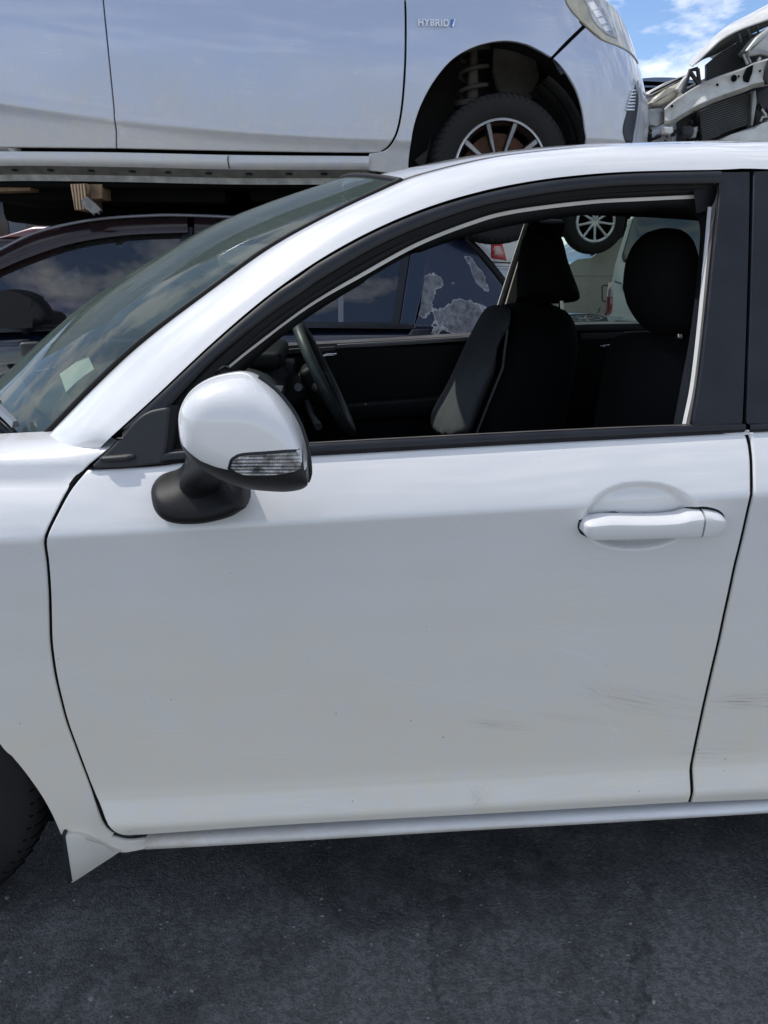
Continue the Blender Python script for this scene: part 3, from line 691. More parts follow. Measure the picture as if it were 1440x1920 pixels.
LS = [(430, 688), (480, 648), (580, 574), (680, 514), (780, 459), (880, 419), (960, 397), (1100, 379), (1200, 373), (1309, 368)]
LS0 = [(a-1, b-3) for a, b in LS]; LS1 = [(a+1, b+(1.5 if a < 600 else 4)) for a, b in LS]
F2b = [(405, 686), (462, 636), (568, 556), (672, 494), (774, 438), (875, 399), (957, 377), (1100, 359), (1200, 353), (1325, 348)]
loft('weather_seal', hits(F2b, surf(0.027)), hits(LS0, surf(0.034)), M['rubber'], front_door, seg=6, bulge=0.004, n=90)
loft('opening_flange', hits(LS0, surf(0.036)), hits(LS1, surf(0.040)), M['white_inner'], car, seg=2, n=90)
F3 = [(455, 700), (500, 655), (563, 603), (650, 547), (753, 486), (797, 468), (863, 447), (900, 437), (985, 419), (1100, 403), (1250, 397), (1297, 403)]
loft('opening_seal', hits([(a, b+3) for a, b in LS], surf(0.042)), hits(F3, surf(0.075)), M['rubber'], car, seg=8, bulge=0.006, n=90)
# rear end of the window opening
WS_ = [(1331, 388), (1323, 480), (1312, 600), (1298, 720), (1283, 795)]
loft('door_edge_flange', hits([(a-4, b) for a, b in WS_], surf(0.030)), hits([(a+3, b) for a, b in WS_], surf(0.018)), plain('sunlit_flange_white', (0.78, 0.78, 0.77), 0.4), front_door, seg=2, n=30)  # lighter white paints the sunlit door edge
loft('glass_run', hits([(a+3, b) for a, b in WS_], surf(0.018)), hits([(1347, 345), (1338, 480), (1326, 600), (1312, 720), (1300, 796)], surf(0.002)), M['grey_rubber'], front_door, seg=4, bulge=-0.003, n=30)
loft('frame_corner_seal', hits([(1300, 400), (1312, 425), (1310, 480), (1303, 560)], surf(0.075)), hits([(1330, 385), (1327, 420), (1319, 480), (1311, 560)], surf(0.030)), M['rubber'], car, seg=4, bulge=0.004, n=30)
loft('pillar_seal', hits([(1303, 560), (1292, 640), (1277, 720), (1262, 800)], surf(0.10)), hits([(1311, 560), (1303, 640), (1293, 720), (1278, 800)], surf(0.032)), M['webbing'], car, seg=4, bulge=0.006, n=30)
box_c = hits([(1325, 366)], surf(0.03))[0]
loft('frame_corner', hits([(1300, 356), (1350, 348)], surf(0.02)), hits([(1306, 400), (1334, 392)], surf(0.034)), M['rubber'], front_door, seg=4, n=12)
# black pillar appliques
applique = panel('pillar_applique', [(1352, 322), (1407, 321), (1405, 450), (1402, 560), (1398, 680), (1393, 796), (1299, 799), (1312, 720), (1326, 600), (1338, 480), (1346, 400)], GW, M['trim_black'], front_door, h=0.03, gap=0.0005, flange=0.012)
_q = hits([(1414, 321), (1411, 450), (1408, 560), (1404, 680), (1400, 796)], GW)
panel('pillar_applique', [(p[0], p[2]) for p in _q]+[(0.86, 0.955), (0.90, 1.2), (0.90, 1.375)], GW, M['trim_black'], rear_door, px=False, h=0.03, gap=0.0005, flange=0.012)
loft('pillar_gap', hits([(1404, 318), (1403, 450), (1399, 560), (1395, 680), (1388, 800)], surf(0.016)), hits([(1420, 318), (1416, 450), (1413, 560), (1408, 680), (1404, 800)], surf(0.016)), M['void'], car, seg=2, n=20)
# rear door glass and frame further back
panel('rear_window', [(0.905, 0.962), (0.905, 1.372), (1.15, 1.36), (1.38, 1.30), (1.58, 1.20), (1.72, 1.0)], GW, glass('dark_rear_glass', (0.12, 0.13, 0.13), 1.2), rear_door, px=False, h=0.06, ds=0.03, off=0.006)
# belt mouldings
BT = [(300, 848), (345, 843), (575, 831), (800, 819), (1000, 809), (1200, 800), (1300, 797), (1395, 795)]
BB = [(302, 870), (345, 866), (585, 853), (800, 841), (1000, 830), (1200, 820), (1300, 815), (1396, 810)]
lo_ = hits(BB, surf(-0.006)); hi_ = hits(BT, surf(-0.002))
loft('belt_moulding', lo_, hi_, M['trim_black'], front_door, seg=8, bulge=0.006, n=70, power=3)
loft('belt_lip', hi_, [p+np.array([0, 0.024, -0.004]) for p in hi_], M['grey_rubber'], front_door, seg=3, n=70, out=(0, 0, 1))
_b0 = [p-np.array([0, 0.0, 0.002]) for p in lo_]
loft('belt_shadow_gap', [p+np.array([0, 0.010, -0.006]) for p in lo_], [p+np.array([0, 0.001, 0.0]) for p in lo_], M['rubber'], front_door, seg=2, n=70)
_q0, _q1 = hits([(1404, 811)], surf(-0.006))[0], hits([(1403, 796)], surf(-0.002))[0]
loft('belt_moulding', [_q0+np.array([d, 0, 0.0447*d]) for d in (0, 0.3, 0.6, 0.98)], [_q1+np.array([d, 0, 0.0447*d]) for d in (0, 0.3, 0.6, 0.98)], M['trim_black'], rear_door, seg=8, bulge=0.006, n=30, power=3)
# mirror sail trim with its little fin
sail = panel('sail_trim', [(166, 880), (190, 857), (205, 843), (228, 819), (252, 791), (275, 774), (300, 767), (318, 765), (315, 800), (310, 845), (303, 870), (240, 877)], GW, M['grain_black'], front_door, h=0.015, ds=0.008, flange=0.02, off=-0.010, lip=0.004, drop=0.006)
pillow('sail_fin', [(186, 859), (195, 855), (225, 852), (248, 851), (255, 856), (248, 861), (220, 865), (195, 865)], GW, 0.014, 0.005, M['grain_black'], sail, h=0.004, ds=0.003, off=-0.011)
pillow('sail_ridge', [(216, 822), (235, 820), (290, 817), (292, 821), (235, 826)], GW, 0.006, 0.004, M['grain_black'], sail, h=0.004, ds=0.003, off=-0.010)
loft('sail_seal', hits([(229, 812), (262, 775), (290, 757), (322, 756)], surf(0.0)), hits([(229, 822), (262, 784), (290, 768), (318, 766)], surf(-0.004)), M['rubber'], front_door, seg=3, n=30)
loft('quarter_seal', hits([(318, 760), (316, 800), (312, 850)], surf(-0.004)), hits([(345, 760), (335, 800), (326, 850)], surf(0.012)), M['rubber'], front_door, seg=4, bulge=0.004, n=20)
panel('quarter_blank', [(330, 765), (360, 725), (420, 690), (440, 700), (400, 780), (360, 850), (322, 850)], GW, M['cabin'], car, h=0.03, off=0.03)

# ------------------------------------------------------------------ door handle
HG = [(1086, 986), (1089, 976), (1105, 969), (1150, 962), (1165, 966), (1200, 969), (1262, 964), (1278, 960), (1288, 954), (1309, 953), (1311, 978), (1308, 1001), (1280, 1003), (1200, 1005), (1120, 1006), (1097, 1002), (1088, 995)]
def bar(name, top, bot, reach, ends, m, parent):
    """handle bar: bright top facet, flat face, small fillets; ends = rounding at the (left, right) end"""
    tp = xz(top, SW); bt = xz(bot, SW); x0, x1 = tp[0][0], tp[-1][0]; n = 54; V = []; Fs = []
    for i in range(n):
        s = i/(n-1); x = x0+(x1-x0)*s; zt_ = float(np.interp(x, [q[0] for q in tp], [q[1] for q in tp])); zl = float(np.interp(x, [q[0] for q in bt], [q[1] for q in bt]))
        k = 1.0
        if ends[0] > 0: k = min(k, math.sqrt(max(0, 1-(1-min(1, s/ends[0]))**2)))
        if ends[1] > 0: k = min(k, math.sqrt(max(0, 1-(1-min(1, (1-s)/ends[1]))**2)))
        y0 = float(SW(x, (zt_+zl)/2)); h = zt_-zl; r = reach*(0.25+0.75*k)
        for yy, zz in ((0.012, zt_-0.05*h), (-0.25*r, zt_-0.01*h), (-0.60*r, zt_-0.06*h), (-0.88*r, zt_-0.17*h), (-0.985*r, zt_-0.25*h), (-1.0*r, zt_-0.33*h), (-0.97*r, zt_-0.6*h), (-0.92*r, zl+0.14*h), (-0.84*r, zl+0.05*h), (-0.6*r, zl+0.0*h), (0.012, zl+0.02*h)):
            V.append((x, y0+yy, zz))
    for i in range(n-1):
        for j in range(10): Fs.append((i*11+j, i*11+j+1, (i+1)*11+j+1, (i+1)*11+j))
    Fs.append(tuple(range(11))[::-1]); Fs.append(tuple((n-1)*11+j for j in range(11)))
    bm = bmesh.new(); vs = [bm.verts.new(v) for v in V]
    for f in Fs: bm.faces.new([vs[q] for q in f])
    return from_bm(name, bm, m, parent, True, 32)
grip = bar('door_handle', spline([(1087, 980), (1092, 974), (1106, 969), (1135, 965), (1160, 965), (1200, 966), (1240, 965), (1268, 962), (1285, 957), (1297, 955), (1310, 954)], n=40), spline([(1087, 990), (1093, 999), (1106, 1004), (1160, 1003), (1240, 1001), (1310, 998)], n=40), 0.029, (0.10, 0.0), M['white'], front_door)
bar('handle_cap', spline([(1315, 953), (1330, 955), (1345, 959), (1354, 966), (1358, 974)], n=20), spline([(1315, 1000), (1332, 997), (1346, 993), (1354, 988), (1358, 980)], n=20), 0.027, (0.0, 0.5), M['white'], grip)
HGo = [(1083, 987), (1086, 975), (1104, 966), (1150, 959), (1165, 963), (1200, 966), (1262, 961), (1276, 957), (1286, 951), (1315, 950), (1338, 953), (1353, 960), (1360, 971), (1359, 987), (1350, 996), (1330, 1001), (1305, 1005), (1200, 1009), (1120, 1010), (1095, 1005), (1086, 997)]
panel('handle_gasket', HGo, SD, M['rubber'], grip, h=0.008, ds=0.005, off=-0.0012, flange=0.004, lip=0.001)

# ------------------------------------------------------------------ side mirror
mir = sub('side_mirror', car)
YM = -0.145                                       # head centre line, outboard of the door
_out = [(337, 800), (338, 775), (346, 750), (362, 728), (392, 710), (430, 700), (458, 698), (482, 706), (520, 735), (553, 778), (570, 818), (577, 850), (580, 885), (575, 902), (560, 912), (530, 917), (480, 914), (440, 903), (400, 884), (372, 866), (352, 845), (341, 822)]
_mo = np.array([(p[0], p[2]) for p in (at(a, b, YM-0.012) for a, b in _out)])
_mo = round_poly(_mo, 0.004, 80)
mx0, mx1 = _mo[:, 0].min()+0.0006, _mo[:, 0].max()-0.0006
def mspan(x):
    n = len(_mo); zz = []
    for i in range(n):
        a, b = _mo[i], _mo[(i+1) % n]
        if (a[0]-x)*(b[0]-x) <= 0 and a[0] != b[0]: zz.append(a[1]+(b[1]-a[1])*(x-a[0])/(b[0]-a[0]))
    return (min(zz), max(zz)) if zz else (0.0, 0.0)
_cr = [(p[0], p[2]) for p in (at(a, b, YM-0.09) for a, b in [(338, 805), (380, 825), (440, 842), (500, 842), (576, 828)])]
_ct = [(p[0], p[2]) for p in (at(a, b, YM-0.085) for a, b in [(338, 838), (352, 846), (375, 866), (405, 880), (432, 886), (440, 889), (500, 893), (578, 886)])]
def interp_(P, x): return float(np.interp(x, [q[0] for q in P], [q[1] for q in P]))
def msec(x):
    lo, hi = mspan(x); u = (x-mx0)/(mx1-mx0)
    w = 0.082*(1-(1-min(1, u/0.34))**2.4)**(1/2.4)+0.004; zcr = min(max(interp_(_cr, x), lo+0.3*(hi-lo)), lo+0.50*(hi-lo))
    return lo, hi, zcr, w
def my(x, z, lo, hi, zcr, w):
    h = (hi-zcr) if z > zcr else (zcr-lo); q = min(1, abs(z-zcr)/max(h, 1e-5)); n = 3.6 if z > zcr else 2.6
    return YM-w*(1-q**n)**(1/3.0 if z > zcr else 1/2.2)
def SM(x, z):
    x = np.atleast_1d(np.asarray(x, float)); z = np.atleast_1d(np.asarray(z, float)); out = np.empty(x.shape)
    for i in np.ndindex(x.shape):
        xx = min(max(x[i], mx0), mx1); lo, hi, zcr, w = msec(xx); out[i] = my(xx, min(max(z[i], lo), hi), lo, hi, zcr, w)
    return out
_ct = [(p[0], p[2]) for p in hits([(345, 838), (352, 846), (375, 864), (405, 876), (432, 882), (440, 885), (500, 888), (560, 882)], SM)]
xs_ = mx0+(mx1-mx0)*(0.5-0.5*np.cos(np.linspace(0.02, math.pi*0.985, 64)))
def strip(levels):
    V = []; rows = 0
    for x in xs_:
        lo, hi, zcr, w = msec(x); col = levels(x, lo, hi, zcr, w); rows = len(col); V += col
    return V, rows
def cover_levels(x, lo, hi, zcr, w):
    zt = min(max(interp_(_ct, x), lo), hi); out = []
    for k in range(9):        # inboard side up to the crest
        a = math.pi/2*k/9; out.append((x, YM+w*0.75*math.cos(a), zt+(hi-zt)*math.sin(a)))
    for k in range(25):
        a = k/24; z = hi-(hi-zt)*(1-math.cos(a*math.pi/2)) if a < 2 else 0; out.append((x, my(x, z, lo, hi, zcr, w), z))
    return out
def housing_levels(x, lo, hi, zcr, w):
    zt = min(max(interp_(_ct, x), lo), hi); out = []
    for k in range(13):
        a = k/12; z = zt-(zt-lo)*math.sin(a*math.pi/2); y = my(x, z, lo, hi, zcr, w); out.append((x, y-0.0012, z-0.0004*a))
    for k in range(1, 7):
        a = math.pi/2*k/6; out.append((x, YM+w*0.75*math.sin(a), lo+(zt-lo)*(1-math.cos(a))))
    return out
for nm, lv, mm in (('mirror_cover', cover_levels, M['white']), ('mirror_housing', housing_levels, M['grain_black'])):
    V, r = strip(lv); Fs = []
    for i in range(len(xs_)-1):
        for j in range(r-1): Fs.append((i*r+j, i*r+j+1, (i+1)*r+j+1, (i+1)*r+j))
    Fs.append(tuple((len(xs_)-1)*r+j for j in range(r)))
    pydata(nm, V, [f[::-1] for f in Fs], mm, mir)
# black rim of the mirror opening
_rim = [p for p in [(484, 706), (520, 735), (553, 778), (570, 818), (577, 850), (580, 886), (575, 903)]]
tube('mirror_rim', [tuple(at(a+1, b, YM-0.015)) for a, b in spline(_rim, n=30)], 0.0034, M['trim_black'], mir, 8)
LENS = [(432, 878), (436, 864), (452, 855), (500, 851), (540, 848), (562, 846), (565, 879), (552, 884), (530, 889), (490, 892), (455, 890)]
def lens_mat():
    m, t, p, l = newmat('clear_ribbed_lens'); p.inputs['Base Color'].default_value = (0.30, 0.30, 0.29, 1); p.inputs['Metallic'].default_value = 0.55
    v = mapped(t); w = N_(t, 'ShaderNodeTexWave', Scale=58.0); w.bands_direction = 'X'; l(v, w.inputs['Vector'])
    w2 = N_(t, 'ShaderNodeTexWave', Scale=70.0); w2.bands_direction = 'Z'; l(v, w2.inputs['Vector'])
    n = noise_(t, v, 60.0, 3.0); l(mix_(t, ramp(t, n, 0.35, 0.65), (0.06, 0.06, 0.06, 1), (0.62, 0.62, 0.6, 1)), p.inputs['Base Color'])
    p.inputs['Roughness'].default_value = 0.18; p.inputs['Coat Weight'].default_value = 1.0
    bump_(t, math_(t, 'ADD', w.outputs[1], w2.outputs[1]), 0.9, 0.002, p.inputs['Normal']); return m
_lens = round_poly([(p[0], p[2]) for p in hits(LENS, SM)], 0.004)
panel('turn_signal', [tuple(q) for q in _lens], SM, lens_mat(), mir, px=False, h=0.006, ds=0.004, off=-0.0022, flange=0.004, lip=0.0012)
_lo = inset(_lens if area2(_lens) > 0 else _lens[::-1], -0.0035)
panel('signal_bezel', [tuple(q) for q in _lo], SM, M['trim_black'], mir, px=False, h=0.008, ds=0.004, off=-0.0012, flange=0.004, lip=0.001)
# mounting foot
FOOT = [(288, 915), (291, 900), (305, 888), (333, 879), (346, 866), (352, 850), (395, 850), (440, 870), (466, 890), (471, 925), (466, 944), (440, 960), (405, 970), (370, 974), (335, 972), (310, 962), (294, 942)]
def SD2(x, z): return SW(x, z)
pillow('mirror_foot', FOOT, lambda x, z: SW(x, z), 0.078, 0.034, M['foot_black'], mir, h=0.006, ds=0.005, power=2.6, back=0.01)
_st = [at(372, 920, 0.0), at(378, 895, -0.015), at(390, 875, -0.06), at(415, 858, -0.12)]
tube('mirror_stalk', [tuple(q) for q in spline(_st, n=12)], list(np.linspace(0.030, 0.026, 12)), M['foot_black'], mir, 18)

# ------------------------------------------------------------------ front wheel
def tyre_bm(c, r, w, rin, n=72, grooves=True, flat=0.72):
    """tyre around the y axis with shoulder, sidewall and cut tread blocks"""
    bm = bmesh.new(); h = w/2
    prof = [(rin, -h*0.80), (rin+0.010, -h*0.93), (r*0.80, -h*1.0), (r*0.90, -h*0.97), (r*0.95, -h*0.90), (r*0.985, -h*0.76), (r*0.997, -h*0.56), (r*0.983, -h*0.53), (r*0.983, -h*0.49), (r, -h*0.46), (r*1.003, -h*0.2), (r*0.985, -h*0.16), (r*0.985, -h*0.10), (r*1.003, -h*0.06)]
    prof = prof+[(a, -b) for a, b in prof[::-1]]
    lathe_bm(bm, prof, c, 'y', n)
    return bm
def wheel(parent, c, r, w, rin, rim_fn, name='front_wheel', label=None):
    wh = sub(name, parent)
    t = from_bm('tyre', tyre_bm(c, r, w, rin), M['tyre'], wh, angle=50)
    # tread cuts and sidewall ribs as thin dark wedges sunk in the shoulder
    bm = bmesh.new()
    for k in range(64):
        a = 2*math.pi*k/64
        for s in (-1, 1):
            pts = []
            for q in (0.0, 0.5, 1.0):
                b = a+0.05*q*s; y = c[1]+s*w*0.5*(0.60+0.34*q); rr = r*(0.9995-0.075*q*q)
                pts.append((c[0]+rr*math.cos(b), y, c[2]+rr*math.sin(b)))
            tube_bm(bm, pts, 0.0028, 4)
    from_bm('tread_cuts', bm, M['void'], wh)['kind'] = 'stuff'
    rim_fn(wh, c, rin, w); return wh
def steel_rim(wh, c, rin, w):
    bm = bmesh.new(); h = w/2
    lathe_bm(bm, [(rin+0.004, -h*0.86), (rin-0.006, -h*0.92), (rin-0.016, -h*0.80), (rin-0.03, -h*0.3), (rin*0.75, -h*0.42), (rin*0.5, -h*0.62), (rin*0.3, -h*0.6), (0.0, -h*0.62)], c, 'y', 48)
    from_bm('rim', bm, M['alloy'], wh)
FWC = (-0.862, 0.156, 0.312)
wheel(car, FWC, 0.312, 0.195, 0.195, steel_rim)
# wheel well behind the tyre
bm = bmesh.new(); lathe_bm(bm, [(0.375, -0.08), (0.375, 0.28), (0.0, 0.28)], FWC, 'y', 48)
bmesh.ops.bisect_plane(bm, geom=bm.verts[:]+bm.edges[:]+bm.faces[:], plane_co=(0, 0, 0.24), plane_no=(0, 0, -1), clear_outer=True)
from_bm('wheel_well', bm, M['void'], car)
box('underfloor', (0.6, CARY, 0.215), (2.9, 1.45, 0.06), M['void'], car)
# ------------------------------------------------------------------ cabin of the white saloon
_nd = [(x, float(SW(x, float(zb(x))-0.02))) for x in (-0.36, 0.0, 0.35, 0.68)]
loft('near_door_card', [(x, y+0.035, float(zb(x))-0.008) for x, y in _nd], [(x, y+0.095, float(zb(x))-0.03) for x, y in _nd], M['cabin'], front_door, seg=4, bulge=0.008, n=20, out=(0, 0.3, 1))
loft('near_door_card', [(x, y+0.095, float(zb(x))-0.03) for x, y in _nd], [(x, y+0.11, 0.30) for x, y in _nd], M['cabin'], front_door, seg=6, n=20, out=(0, 1, 0.1))
box('floor_pan', (0.45, CARY, 0.275), (2.4, 1.36, 0.03), M['void'], car)
def dash_shear(c):
    k = min(1, max(0, (-c.x-0.15)/0.6)); return (c.x+0.30*k*abs((c.y-CARY)/0.62)**2.2, c.y, c.z)
def dash_profile(y):
    return [(-0.92, 0.60), (-0.90, 0.90), (-0.72, 0.945), (-0.50, 0.955), (-0.32, 0.95), (-0.20, 0.925), (-0.15, 0.88), (-0.14, 0.80), (-0.19, 0.72), (-0.17, 0.62), (-0.24, 0.45), (-0.9, 0.4)]
dash = prism('dashboard', dash_profile(0), 0.25, 1.44, plain('sun_faded_dash', (0.030, 0.032, 0.034), 0.6, spec=0.35, vary=0.2, bump=0.25, bscale=1100), car, bev=0.03, seg=4, ds=0.03, shear=dash_shear)
box('instrument_hood', (-0.26, 1.20, 0.955), (0.22, 0.36, 0.05), M['cabin'], dash, bev=0.02, seg=3)
for yy in (0.34, 0.80, 1.38):
    v = box('air_vent', (-0.150, yy, 0.885), (0.03, 0.10, 0.06), M['cabin_grey'], dash, bev=0.006)
    for k in range(4):
        box('vent_slat', (-0.134, yy, 0.865+0.013*k), (0.006, 0.09, 0.003), M['void'], v)
# defroster grille on the dash top
for k in range(18):
    box('defroster_slat', (-0.70-0.018*math.sin(k/17*math.pi), 0.36+0.035*k, 0.9545), (0.05, 0.012, 0.008), M['void'], dash)
# paper slip lying on the dash top near the screen
def on_z(px, py, z):
    d = ray(px, py); t = (z-CAM[2])/d[2]; return CAM+d*t
PZ = 0.967
pq = [on_z(a, b, PZ) for a, b in ((112, 703), (163, 665), (177, 696), (124, 737))]
bm = bmesh.new(); nn = 8; rows = []
for i in range(nn+1):
    rr = []
    for j in range(nn+1):
        u, v = i/nn, j/nn; p = (pq[0]*(1-u)+pq[1]*u)*(1-v)+(pq[3]*(1-u)+pq[2]*u)*v
        rr.append(bm.verts.new((p[0], p[1], p[2]+0.006*math.sin(u*2.6)*math.sin(v*2.2)+0.002)))
    rows.append(rr)
for i in range(nn):
    for j in range(nn): bm.faces.new((rows[i][j], rows[i+1][j], rows[i+1][j+1], rows[i][j+1]))
bmesh.ops.solidify(bm, geom=bm.faces[:], thickness=0.0006)
tag(from_bm('paper_slip', bm, M['paper'], None), 'pale slip of paper on the dashboard behind the windscreen', 'paper')
# steering wheel (right-hand drive, so on the far side)
sw = sub('steering_wheel', car); scn = Vector((-0.034, 1.20, 0.876)); nrm = Vector((0.903, 0, 0.43)).normalized(); e1 = Vector((0, 1, 0)); e2 = nrm.cross(e1).normalized()
tube('rim_ring', [tuple(scn+(e1*math.cos(a)+e2*math.sin(a))*0.178) for a in np.linspace(0, 2*math.pi, 61)], 0.0165, plain('worn_wheel_leather', (0.05, 0.055, 0.052), 0.42, vary=0.3, vscale=20), sw, 14)
hubc = scn-nrm*0.03
bm = bmesh.new(); box_bm(bm, (0, 0, 0), (0.16, 0.13, 0.06), None, 0.025, 4)
for v in bm.verts: v.co = hubc+e1*v.co.x+e2*v.co.y+nrm*v.co.z
from_bm('hub', bm, M['cabin'], sw)
for a in (0.0, math.pi, -math.pi/2):
    d = e1*math.cos(a)+e2*math.sin(a); tube('spoke', [tuple(hubc+d*0.05), tuple(scn-nrm*0.012+d*0.172)], [0.02, 0.013], M['cabin'], sw, 8)
tube('column', [tuple(hubc-nrm*0.02), tuple(hubc-nrm*0.10), tuple(hubc-nrm*0.2)], [0.055, 0.062, 0.07], M['cabin'], sw, 16)
for s, dz in ((-1, 0.012), (-1, -0.03)):
    p = hubc-nrm*0.045; tube('stalk', [tuple(p), tuple(p+e1*s*0.10+e2*dz*2), tuple(p+e1*s*0.165+e2*dz*3+nrm*0.01)], [0.010, 0.009, 0.012], M['cabin_grey'], sw, 10)
# seats: side outline given the width of the seat
def seat(name, px_back, px_head, ym, half, label, hy, hh):
    s = sub(name, car); s['label'] = label
    cushion('backrest', [(p[0], p[2]) for p in (at(a, b, ym-half*0.7) for a, b in px_back)], ym, half, 0.12, M['fabric'], s, h=0.03, ds=0.02)
    hd = [(p[0], p[2]) for p in (at(a, b, hy-hh*0.6) for a, b in px_head)]
    cushion('headrest', hd, hy, hh, 0.07, M['fabric'], s)
    cx = sum(q[0] for q in hd)/len(hd); zl = min(q[1] for q in hd)
    for yy in (hy-hh*0.55, hy+hh*0.55):
        tube('headrest_post', [(cx+0.02, yy, zl+0.04), (cx+0.03, yy, zl-0.08)], 0.007, M['chrome'], s, 10)
    return s
far_seat = seat('driver_seat', [(862, 800), (880, 740), (925, 650), (945, 605), (965, 582), (1000, 573), (1060, 575), (1088, 592), (1100, 625), (1098, 680), (1075, 800), (1040, 1000), (850, 1000)],
     [(985, 560), (986, 500), (998, 445), (1018, 424), (1043, 424), (1061, 445), (1073, 490), (1093, 545), (1094, 562), (1083, 569), (1033, 572)], 1.20, 0.24, 'far front seat with black cover', 1.19, 0.13)
def wrinkle(q):
    w = 0.0035*math.sin(30*q[2]-22*q[0]+5*q[1])*math.sin(11*q[1]+3)
    return q+np.array([w, -w*0.6, w*0.3])
cushion('sunlit_seat_front', [(p[0], p[2]) for p in (at(a, b, 1.0) for a, b in ((826, 830), (836, 800), (868, 742), (912, 654), (938, 602), (955, 583), (972, 580), (966, 620), (950, 650), (944, 700), (915, 765), (892, 830)))], 1.20, 0.255, 0.07, M['fabric_sunlit'], far_seat, h=0.012, ds=0.012, push=wrinkle)  # grey front of the backrest paints sunlight onto the black seat
tube('seat_seam', [tuple(at(a, b, 0.962)) for a, b in ((952, 618), (947, 655), (943, 690), (918, 752), (893, 815))], 0.004, M['cabin_grey'], far_seat, 6)
near_seat = seat('passenger_seat', [(1198, 800), (1213, 720), (1233, 660), (1258, 642), (1318, 640), (1348, 660), (1353, 800), (1318, 1000), (1168, 1000)],
     [(1201, 545), (1206, 500), (1219, 462), (1241, 435), (1269, 425), (1296, 430), (1314, 455), (1324, 500), (1328, 560), (1322, 610), (1304, 635), (1264, 636), (1234, 618), (1212, 585)], 0.55, 0.25, 'near front seat in black fabric', 0.55, 0.115)
# far doors, seen from inside
_b = lambda px, py, Y: at(px, py, Y)
fd = sub('far_front_door', car)
def fpan(name, pp, Y, d, m, par, bev=0.006): return prism_px(name, pp, Y, d, m, par, bev)
fpan('door_card', [(470, 690), (520, 668), (640, 654), (918, 638), (905, 900), (860, 1100), (500, 1100), (480, 900)], 1.545, 0.06, M['cabin'], fd, 0.012)
fpan('sill_pad', [(500, 664), (508, 652), (540, 648), (720, 639), (917, 626), (915, 637), (720, 648), (560, 658)], 1.535, 0.10, M['cabin_grey'], fd, 0.006)
fpan('trim_strip', [(632, 646), (720, 641), (914, 629), (914, 637), (720, 649), (632, 653)], 1.525, 0.02, M['carbon'], fd, 0.002)
fpan('trim_strip', [(530, 659), (545, 654), (628, 650), (628, 657), (540, 664)], 1.525, 0.02, M['cabin_grey'], fd, 0.002)
hb = at(603, 668, 1.53)
tube('inner_handle', [(hb[0]-0.02, hb[1]-0.012, hb[2]-0.01), (hb[0]+0.02, hb[1]-0.02, hb[2]+0.006), (hb[0]+0.05, hb[1]-0.01, hb[2]+0.006)], 0.006, M['chrome'], fd, 8)
fpan('armrest', [(560, 765), (900, 740), (900, 775), (570, 800)], 1.47, 0.08, M['cabin'], fd, 0.015)
fo = [at(985, 415, 1.42), at(955, 505, 1.49), at(919, 617, 1.565)]; fi = [at(992, 418, 1.42), at(962, 508, 1.49), at(926, 618, 1.565)]
loft('door_edge', fo, fi, plain('far_white_flange', (0.80, 0.80, 0.80), 0.35), fd, seg=2, n=20, thick=0.012)
fb = sub('far_pillar', car)
loft('seal', [p+np.array([0.010, -0.02, 0]) for p in fo], [p+np.array([0.032, -0.02, 0]) for p in fi], M['rubber'], fb, seg=3, n=20, thick=0.03)
loft('trim', [at(990, 440, 1.40), at(968, 505, 1.45), at(934, 622, 1.52)], [at(1000, 440, 1.40), at(985, 510, 1.45), at(948, 622, 1.52)], M['beige'], fb, seg=3, n=20, thick=0.02)
loft('trim_dark', [at(998, 420, 1.395), at(985, 510, 1.445), at(948, 622, 1.515)], [at(1060, 420, 1.395), at(1035, 510, 1.445), at(1000, 622, 1.515)], M['cabin'], fb, seg=3, n=20, thick=0.05)
fr_ = sub('far_rear_door', car)
fpan('door_card', [(985, 625), (1100, 612), (1330, 604), (1420, 605), (1420, 1000), (985, 1000)], 1.56, 0.06, M['cabin'], fr_, 0.012)
fpan('sill_pad', [(1000, 612), (1100, 608), (1330, 605), (1420, 604), (1420, 617), (1000, 622)], 1.55, 0.10, M['cabin_grey'], fr_, 0.006)
fpan('trim_strip', [(1172, 622), (1290, 619), (1290, 631), (1172, 634)], 1.545, 0.02, M['carbon'], fr_, 0.002)
fpan('trim_strip', [(1090, 626), (1170, 623), (1170, 634), (1090, 637)], 1.545, 0.02, M['cabin_grey'], fr_, 0.002)
panel('far_window', [(1000, 400), (1330, 398), (1420, 420), (1420, 612), (985, 614), (990, 520)], lambda x, z: 1.60-0.42*(z-1.0)+0*x, glass('far_green_glass', (0.60, 0.68, 0.60), 1.0, dust_haze=0.03), fr_, h=0.1, ds=0.05, flange=0.002)
tube('inner_handle', [tuple(at(1125, 650, 1.55)), tuple(at(1142, 648, 1.53)), tuple(at(1155, 640, 1.55))], 0.005, M['chrome'], fr_, 8)
# far side body and rails
def far(P): return [np.array([p[0], 2*CARY-p[1], p[2]]) for p in P]
loft('far_roof_rail', far(Lp), far(Up), M['trim_black'], car, seg=6, bulge=0.015, n=100, out=(0, 1, 0.4), thick=0.012)
fs = []
for x in np.linspace(-1.5, 2.45, 40):
    fs.append([(x, 2*CARY-float(SW(x, z)), z) for z in np.linspace(0.22, float(zb(x))-0.002, 24)])
pydata('far_body_side', [q for r_ in fs for q in r_], [(i*24+j, i*24+j+1, (i+1)*24+j+1, (i+1)*24+j) for i in range(39) for j in range(23) if not (-1.26 < fs[i][0][0] < -0.55 and fs[i][j][2] < 0.62)], M['white'], car)
